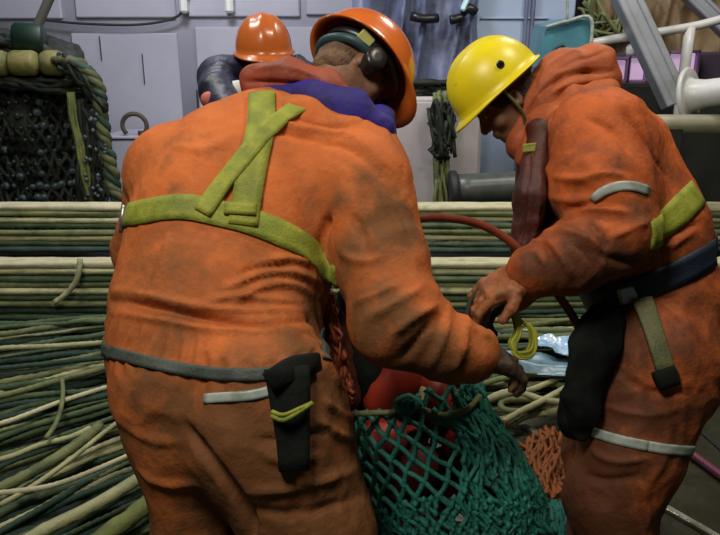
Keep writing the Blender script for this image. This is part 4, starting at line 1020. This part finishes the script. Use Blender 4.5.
# black cloth shape at the front of the thigh
cblob('thigh_front', [pcone((604, 322, 2.03), (594, 352, 2.0), 18, 20, .6, .04), pcone((594, 352, 2.0), (583, 400, 2.0), 20, 15, .6, .04), pcone((583, 400, 2.0), (582, 432, 2.02), 14, 9, .6, .04), pcone((598, 330, 2.2), (578, 420, 2.2), 20, 18, 1, .04)], M['black'], B_, .008, .010, 14, L=[(np.array([P(590 - 10 * t + 4 * k, 330 + 100 * t, 1.93) for t in np.linspace(0, 1, 12)]), .010 * (-1) ** k, .012) for k in range(3)])
obj('glove', sdf(hand_prims(*hN, 1.30, (24, 36, 30), 4) , .004, lambda v, n: .0025 * vnoise(v * 70)), M['glove'], B_)
obj('glove', sdf(hand_prims(*hF, 1.14, (34, 40, 30), 8), .004, lambda v, n: .0015 * vnoise(v * 70)), M['gloved'], B_)
boots(B_, [(Gz(622, 580, .10), D(-1, 0, .1)), (Gz(600, 545, .10), D(-1, 0, -.1))])

# ------------------------------------------------------------------ MAN BEHIND (navy jacket, facing the photographer)
C_ = thing('person', np.array([-.44, 3.2, 0]), 'person half hidden behind the left worker, in a navy jacket and an orange hard hat', 'person')
cz = unit(D(-.02, .90, .42)); cy = D(.10, -.45, .88); cy = unit(cy - (cy @ cz) * cz); cx = np.cross(cy, cz)
hatC = P(264, 50, 3.10); skC = hatC - cz * .03
trC = [pcone((262, 100, 3.28), (262, 170, 3.34), 42, 46, .6), pcone((262, 170, 3.34), (262, 262, 3.36), 46, 44, .65)]
arC = [pcone((226, 82, 3.16), (290, 78, 3.22), 23, 22, None, .05), pcone((222, 80, 3.12), (218, 92, 2.96), 22, 17, None, .05), pcone((218, 92, 2.96), (250, 150, 2.70), 17, 13, None, .03),
       pcone((300, 82, 3.22), (330, 135, 3.1), 20, 17, None, .05), pcone((330, 135, 3.1), (320, 190, 2.86), 16, 12, None, .03)]
lgC = [cone(P(248, 262, 3.36), np.array([-.52, 3.28, .50]), .10, .085, None, .05), cone(np.array([-.52, 3.28, .50]), np.array([-.52, 3.33, .1]), .085, .07, None, .03),
       cone(P(280, 262, 3.36), np.array([-.33, 3.28, .50]), .10, .085, None, .05), cone(np.array([-.33, 3.28, .50]), np.array([-.32, 3.33, .1]), .085, .07, None, .03)]
cC = sdf(trC + arC, .010, lambda v, n: cloth_disp(v, n, [], [], .007, 9)); obj('jacket', cC, M['navy'], C_)
obj('trousers', sdf(lgC + [pcone((262, 250, 3.36), (264, 275, 3.36), 44, 40, .65, .04)], .012, lambda v, n: cloth_disp(v, n, [], [], .006, 2)), M['navy'], C_)
obj('body', sdf(head_prims(skC, cx, cy, cz) + [cone(skC - cz * .06 - cy * .02, P(262, 84, 3.26), .06, .07, None, .03)] + shrink(trC + arC + lgC, .02) +
                hand_prims(P(250, 150, 2.70), D(.5, -1, 0), D(0, .3, 1), D(1, 0, 0)) + hand_prims(P(320, 190, 2.86), D(-.5, -1, 0), D(0, .3, 1), D(-1, 0, 0)), .008), M['skin'], C_)
hair_cap(skC, cx, cy, cz, M['hair'], C_)
hC = hard_hat(C_, hatC, cx, cy, cz, M['helmo2'], 1.02, peak=.040)
cblob('collar', [pcone((216, 93, 2.90), (238, 89, 2.94), 7, 8, .8, .02)], mat('white_cloth', (.6, .6, .6), .6), C_, .006, .003, 14)
cblob('cuff', [pcone((208, 99, 2.88), (222, 97, 2.88), 7, 8, .8, .02)], mat('pink_red_cloth', (.5, .12, .1), .6), C_, .006, .003, 14)
boots(C_, [((-.52, 3.33, .1), D(0, 0, 1)), ((-.32, 3.33, .1), D(.1, 0, 1))])

# ================================================================== BLACK NET ROLL, LEFT
nrC = PY(34, 205, 5.15); nr = thing('net_roll', (nrC[0], 5.25, 0), 'tall dark net-wrapped roll of rubber bobbins at far left, behind the rope stack', 'net')
cxr, cyr = PY(30, 130, 5.15)[0], 5.36; R_ = .37
ztop = PY(38, 92, 5.1)[2]; 
obj('core', lathe([(R_ * .96, 0), (R_ * .98, ztop * .4), (R_, ztop * .75), (R_ * .97, ztop)], (cxr, cyr, 0), np.eye(3), 40), M['black'], nr)
M['bead'] = mat('blue_grey_rubber', (.07, .10, .12), .4, (.02, .03, .035), 8)
def wrapf(u, v):
    a = 2 * math.pi * u; z = .25 + (ztop - .25) * v; r = R_ * 1.02 + .02 * math.sin(5 * a) + .015 * math.sin(9 * v * 3)
    return (cxr + r * math.cos(a), cyr + r * math.sin(a), z)
obj('netting', netting(wrapf, 34, 15, .015, True, 1.8, 5, .25), M['rdark'], nr, kind='stuff')
bd = []
rb2 = random.Random(5)
for i in range(26):
    for j in range(9):
        a = math.radians(180 + 7.2 * i + (3.6 if j % 2 else 0)); z = .62 + j * .085
        q = np.array([cxr + (R_ + .03) * math.cos(a), cyr + (R_ + .03) * math.sin(a), z]) + [rb2.uniform(-.01, .01), 0, rb2.uniform(-.012, .012)]
        rd = unit(q - [cxr, cyr, z]); s_ = rb2.uniform(.018, .032) if rb2.random() > .4 else .012
        o = obj('bobbin', lathe([(.0, .6 * s_), (.7 * s_, .42 * s_), (s_, 0), (.9 * s_, -.5 * s_)], q, frame(rd), 10), M['bead'] if rb2.random() > .35 else M['black'], nr)
# floats lying on top
M['floaty'] = mat('dull_yellow_float', (.20, .17, .05), .6, (.08, .10, .03), 12, dirt=(.08, .09, .04), dlo=.5, dhi=.75, dscale=8, bump=.3)
for k, (x0, x1) in enumerate(((-16, 8), (10, 38), (42, 63))):
    a = PY(x0, 63, 4.86); b = PY(x1, 63, 4.86)
    obj('float', lathe([(.0, 0), (.07, .005), (.082, .03), (.082, np.linalg.norm(b - a) - .03), (.07, np.linalg.norm(b - a) - .005), (0, np.linalg.norm(b - a))], a, frame(b - a), 16), M['floaty'], nr)
def _s5(rr, t):
    return PY(-10 + 100 * t, 82 + 6 * t + rr.uniform(-6, 6), 4.84 + rr.uniform(0, .2))
obj('wrapping', strands(30, _s5, .018, 12), M['rdark'], nr, kind='stuff')
def _s6(rr, t):
    return PY(-10 + 108 * t + rr.uniform(-4, 4), 42 + 10 * math.sin(2 * t) + 42 * t ** 3 + rr.uniform(-10, 9), 4.92 + rr.uniform(0, .35))
obj('rope_wrap', strands(60, _s6, .022, 13), M['rdark'], nr, kind='stuff')
hp_ = heap([cone(PY(-10, 56, 5.25), PY(62, 58, 5.25), .17, .13, k=.05), cone((cxr, cyr, ztop - .05), (cxr, cyr, ztop + .10), R_ * .93, R_ * .6, k=.08), cone(PY(56, 56, 5.1), PY(84, 76, 5.0), .075, .06, k=.08),
            cone((cxr, cyr, ztop - .2), (cxr, cyr, ztop - .05), R_ * .95, R_ * .93, k=.05)], .016, .03, 11)
obj('heaped_net', hp_, M['rdark'], nr)
obj('bucket', lathe([(.085, 0), (.10, .02), (.105, .2), (.09, .22)], PY(14, 38, 4.98), (D(.2, .1, 1), D(0, 1, 0), unit(D(1, -.12, .1))), 18), mat('dark_green_plastic', (.006, .022, .014), .5), nr)
ln = thing('steel_bar', PY(33, 40, 4.95), 'dark slanted steel bar leaning up out of the net roll', 'bar')
obj('bar', tube([PY(31, 50, 4.95), PY(36, 30, 4.95), PY(55, -14, 4.95)], .032, 10, .05), mat('grey_brown_steel', (.10, .095, .085), .5), ln)
obj('collar', tube([PY(33, 42, 4.95), PY(34, 36, 4.95)], .045, 10, .05), M['darkst'], ln)
# loose net skirt hanging beside the roll and thick braided rope
sk = thing('hanging_net', (PY(88, 200, 4.8)[0], 4.8, 0.66), 'dark knotted net hanging down between the roll and the braided rope', 'net')
def _s7(rr, t):
    return PY(76 + 18 * t + 5 * math.sin(5 * t) + rr.uniform(-9, 9), 100 + 118 * t, 4.82 + rr.uniform(-.06, .1))
obj('netting', strands(60, _s7, .014, 14), M['rdark'], sk, kind='stuff')
def _s8(rr, t):
    return PY(70 + 20 * t + rr.uniform(-4, 4), 92 + 110 * t, 4.76)
obj('strands', strands(5, _s8, .014, 15), M['ryg'], sk)
pr_ = [ell(PY(rb2.uniform(78, 104), rb2.uniform(100, 200), 4.74), np.eye(3), (.02, .02, .02)) for _ in range(0)]
kn = [lathe([(0, -.016), (.014, -.008), (.016, .004), (0, .016)], PY(rb2.uniform(84, 106), rb2.uniform(110, 200), 4.73), np.eye(3), 6) for _ in range(26)]
obj('rings', join(*kn), M['bead'], sk, kind='stuff')
M['rold'] = mat('old_green_brown_rope', (.10, .11, .045), .8, (.05, .055, .025), 14, bump=.6, bscale=90)
br = thing('braided_rope', PY(100, 205, 4.75), 'thick green-brown braided rope hanging from the top of the net roll', 'rope')
bp_ = [PY(*q, 4.76) for q in ((56, 60), (74, 62), (90, 72), (99, 92), (102, 120), (107, 150), (113, 182), (122, 214))]
cl = spline(bp_, .02)
for k in range(3):
    pts = []
    for i, p in enumerate(cl):
        a = i * .02 / .075 * 2 * math.pi * .42 + k * 2.09; pts.append(p + np.array([math.cos(a) * .026, math.sin(a) * .02, 0]))
    obj('strand', tube(pts, .026, 7, .03, jit=k + 1), M['rold'] if k else M['rteal'], br)
obj('wrapping', strands(24, lambda rr, t: PY(60 + 42 * t + rr.uniform(-6, 6), 62 + 44 * t ** 1.6 + rr.uniform(-9, 7), 4.72 + rr.uniform(0, .1)), .016, 18), M['rdark'], br, kind='stuff')

# ================================================================== NET BAG AND FOREGROUND
# dark shape between body and arm: black rubber sack standing behind the left worker's arm
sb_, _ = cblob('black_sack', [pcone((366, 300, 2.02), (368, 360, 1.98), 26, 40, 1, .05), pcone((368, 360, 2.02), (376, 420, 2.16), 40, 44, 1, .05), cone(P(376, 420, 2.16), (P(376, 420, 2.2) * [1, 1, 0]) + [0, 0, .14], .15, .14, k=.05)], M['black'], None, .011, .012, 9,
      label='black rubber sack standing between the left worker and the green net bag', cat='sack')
ft = thing('orange_twine', P(335, 400, 1.85), 'frayed rust-red twine bunch at the right hip of the left worker', 'twine')
def _s9(rr, t):
    return P(322 + 20 * t + rr.uniform(-12, 12), 300 + 100 * t + rr.uniform(-8, 8), 1.80 + rr.uniform(-.05, .1))
obj('fibres', strands(70, _s9, .0045, 31, 6), mat('rust_red_fibre', (.34, .07, .02), .7, (.2, .04, .015), 20), ft, kind='stuff')
cblob('core', [pcone((325, 300, 1.88), (340, 395, 1.88), 13, 18, 1, .04)], M['maroon'], ft, .010, .010, 18)
# green net bag
nb = thing('net_bag', P(450, 520, 1.95) * [1, 1, 0], 'turquoise-green net bag full of red floats, held open at the centre', 'bag')
def bagf(u, v, gx=0.0):
    # v 0 at the rim, 1 at the bottom
    xl = np.interp(v, [0, .3, .6, 1, 1.3], [346, 350, 362, 380, 400]); xr = np.interp(v, [0, .12, .35, .7, 1, 1.3], [482, 486, 512, 540, 546, 520])
    yl = 412 + 130 * v; yr = np.interp(v, [0, .1, 1, 1.3], [388, 408, 540, 575])
    a = 2 * math.pi * u; cx_ = (xl + xr) / 2; rx = (xr - xl) / 2 * (1 + gx)
    px = cx_ + rx * math.cos(a); t = (px - xl) / (xr - xl); py = yl + (yr - yl) * t + 7 * math.sin(3.1 * t * 2) * (1 - v) + (6 if math.sin(a) > 0 else 0) * 0
    d = 1.93 - math.sin(a) * -0.19 * (1 + gx)
    return P(px, py, d) if True else None
M['netg'] = mat('turquoise_net_twine', (.012, .14, .105), .6, (.02, .21, .16), 12, dirt=(.008, .06, .05), dlo=.5, dhi=.75, dscale=9, bump=.5, bscale=160)
obj('netting', netting(lambda u, v: bagf(u, v * 1.25 - .02), 24, 13, .0068, True, 1.9, 5, .22, seed=3), M['netg'], nb, kind='stuff')
obj('folded_netting', netting(lambda u, v: bagf(.5 + .5 * (u * .42 + .58) + .02 * math.sin(9 * v), .10 + v * 1.05 + .06 * math.sin(14 * u), .05), 12, 12, .0062, False, 2.0, 5, .34, .1, seed=8), M['netg'], nb, kind='stuff')
obj('gathered_netting', netting(lambda u, v: bagf(.5 + .5 * (u * .9 + .05), .72 + v * .50 + .05 * math.sin(11 * u), .04 + .02 * math.sin(20 * u)), 26, 8, .0062, False, 2.0, 5, .38, .1, seed=9), M['netg'], nb, kind='stuff')
def _s10(rr, t):
    b = rr.uniform(-1, 1); v = np.interp(t, [0, 1], [0, .95])
    return P(476 + 66 * t + 10 * b * (.5 + t) + 4 * math.sin(8 * t + 5 * b), 385 + 150 * t + rr.uniform(-3, 3), 1.84 + .03 * b)
obj('bunched_netting', strands(16, _s10, .0062, 41, 9), M['netg'], nb, kind='stuff')
rim = [bagf(u, 0.0) for u in np.linspace(0, 1, 26)]
obj('rim_rope', tube([P(350, 414, 1.76), P(372, 413, 1.74), P(392, 412, 1.74), P(404, 404, 1.74), P(418, 406, 1.74), P(432, 413, 1.74), P(448, 415, 1.74), P(466, 410, 1.76), P(480, 396, 1.80)], .0075, 8, .01, 3, .05, .2), M['rolive'], nb)
for i in range(3):
    obj('knot', tube([P(400 + i * 4, 414 - i, 1.74), P(396 + i * 6, 402, 1.73), P(410 + i * 4, 396 + i * 2, 1.73), P(416, 406, 1.73), P(408, 414, 1.74)], .0075, 7, .008), M['netg'], nb)
obj('toggle', tube([P(424, 388, 1.80), P(421, 396, 1.79), P(423, 403, 1.78)], .010, 7, .01), M['rpale'], nb)
# red floats in the bag
M['redf'] = mat('red_float_plastic', (.40, .035, .015), .5, (.26, .02, .012), 7)
M['redd'] = mat('dark_red_float_plastic', (.15, .014, .009), .55, (.09, .01, .008), 7)
fl = [((392, 384), 1.92, .070, 'redf', 'bright red long float sticking out of the net bag under the sleeve', (D(.55, .8, 0))),
      ((436, 398), 1.95, .062, 'redf', 'red float at the mouth of the net bag, right of the bright red one', (D(-.5, .8, 0))),
      ((380, 440), 1.90, .062, 'redf', 'red float showing through the large left meshes of the net bag', (D(.9, .3, 0))),
      ((415, 470), 1.94, .066, 'redd', 'dark red float low in the middle of the net bag', (D(.3, .9, 0))),
      ((470, 440), 1.94, .064, 'redf', 'red float in the upper right of the net bag', (D(.8, .4, 0))),
      ((480, 495), 1.96, .070, 'redd', 'dark red float at the lower right of the net bag', (D(.7, -.4, 0))),
      ((420, 530), 1.96, .075, 'redd', 'dark red float at the bottom of the net bag', (D(1, .1, 0))),
      ((440, 415), 2.03, .07, 'redd', 'dark red float deep in the net bag behind the rim rope', (D(1, -.2, 0))),
      ((445, 478), 2.05, .075, 'redd', 'dark red float buried at the back of the net bag', (D(.2, 1, 0))),
      ((395, 496), 2.02, .065, 'redd', 'dark red float at the lower left of the net bag', (D(.6, .6, 0)))]
for k, ((x, y), d, r, m, lb, ax) in enumerate(fl):
    c = P(x, y, d); ax = unit(ax); o = thing('float', c - ax * r * 1.2, lb, 'float', 'red floats in the net bag')
    L_ = r * (1.25 if k else 1.5)
    obj('shell', lathe([(0, -L_), (r * .35, -L_ * .96), (r * .75, -L_ * .72), (r, -L_ * .25), (r, L_ * .25), (r * .75, L_ * .72), (r * .35, L_ * .96), (0, L_)], c, frame(ax), 24), M[m], o)
    obj('lug', tube([c + ax * L_ * .9, c + ax * (L_ + .03), c + ax * L_ * .9 + frame(ax)[0] * .02], .008, 6, .01), M[m], o)
# orange net
M['neto'] = mat('orange_net_twine', (.42, .12, .025), .7, (.30, .09, .02), 15, bump=.5, bscale=160)
on = thing('orange_net', Gz(548, 480, 0), 'orange net heaped on the deck behind the green bag', 'net')
def onf(u, v):
    px = 506 + 84 * u + 4 * math.sin(7 * v); py = 462 + 60 * v - 5 * math.sin(3.1 * u) + 2 * math.sin(17 * u); g = Gz(px, py, 0)
    return g + np.array([0, 0, .03 + .10 * math.sin(3.1 * min(1, max(0, u))) * (1 - .3 * v) + .015 * math.sin(16 * u + 9 * v)])
obj('netting', netting(onf, 13, 9, .0085, False, 1.9, 5, .3, seed=4), M['neto'], on, kind='stuff')
obj('netting_below', netting(lambda u, v: onf(u, v) - np.array([0, 0, .025]), 10, 8, .0085, False, 1.9, 5, .4, seed=6), M['neto'], on, kind='stuff')
obj('deck_net', netting(lambda u, v: Gz(534 + 50 * u, 498 + 60 * v, .03) + np.array([0, 0, .06 * math.sin(3.1 * v)]), 12, 8, .010, False, 1.9, 5, .4, seed=16), M['netg'],
    label='small clump of green net on the deck beside the right worker\'s boot', cat='net', kind='stuff')
# dark red safety line from the left worker's shoulder to the right worker
obj('safety_line', tube([P(412, 220, 1.84), P(424, 218, 1.86), P(446, 218, 1.92), P(472, 222, 1.98), P(496, 232, 2.02), P(520, 250, 2.04), P(545, 278, 2.06), P(570, 312, 2.06), P(584, 338, 2.04)], .0125, 10, .015),
    mat('brown_red_rubber', (.26, .055, .025), .5, (.16, .035, .02), 9), label='brown-red hose arching from the left worker\'s shoulder to the right worker\'s hands', cat='hose')
# yellow twine hank hanging from the glove
yh = thing('twine_hank', P(524, 350, 1.92), 'yellow twine hank hanging below the right worker\'s glove', 'twine')
ry = random.Random(9)
for i in range(7):
    a = ry.uniform(-4, 4); w_ = ry.uniform(9, 17); b = ry.uniform(-5, 5)
    obj('loop', tube([P(514 + a, 300, 1.94), P(514 + a + w_ * .2, 318, 1.93), P(522 + a + w_ * .8, 330 + b, 1.92), P(526 + a + w_ * .5, 352 + b, 1.92), P(518 + a, 356 + b, 1.91), P(512 + a, 346 + b, 1.91), P(518 + a, 330, 1.92), P(512 + a, 306, 1.93)], .0042, 6, .01),
        M['web'] if i % 2 else mat('yellow_twine', (.5, .48, .04), .6) if i == 0 else bpy.data.materials['yellow_twine'], yh)
# dark line held between the two men's hands
obj('held_line', tube([P(484, 286, 1.97), P(474, 296, 1.96), P(468, 308, 1.94), P(466, 330, 1.88), P(462, 352, 1.80), P(470, 372, 1.76)], .007, 7, .01, 3, .05, .2), M['rdark'],
    label='thin black line held between the right worker\'s fingers and the left worker\'s cuff', cat='rope')
# sheet coloured as the blue-white reflection on a wet spot
M['blueglint'] = mat('blue_glint', (.30, .58, .95), .15, (.70, .85, 1.0), 14, spec=.8, coat=.5)
def crump(cpx, cpy, w_, h_, z, seed):
    V = []; n = 12
    for j in range(n + 1):
        for i in range(n + 1):
            u, v = i / n - .5, j / n - .5; g = Gz(cpx + w_ * u, cpy + h_ * v + 6 * u, z); q = np.array([[u * 3 + seed, v * 3, seed]])
            edge = 1 - .5 * (abs(u * v) * 4)
            V.append(g + [0, 0, .05 * vnoise(q)[0] + .02 * vnoise(q * 3)[0]])
    m = len(V); V = np.array(V); V2 = V - [0, 0, .004]; w1 = n + 1; Fc = []
    for j in range(n):
        for i in range(n):
            a = j * w1 + i; Fc += [(a, a + w1, a + w1 + 1, a + 1), (m + a, m + a + 1, m + a + w1 + 1, m + a + w1)]
    return np.concatenate([V, V2]), Fc
obj('blue_sheet', crump(556, 343, 46, 16, .22, 1.3), M['blueglint'], label='glossy crumpled blue-white sheet standing in for a wet reflection between the workers', cat='plastic sheet')
obj('blue_sheet', crump(540, 364, 80, 18, .17, 4.1), mat('dull_blue_plastic', (.10, .19, .26), .3, (.2, .33, .42), 10), label='wide dull blue plastic sheet lying below the glossy one', cat='plastic sheet')
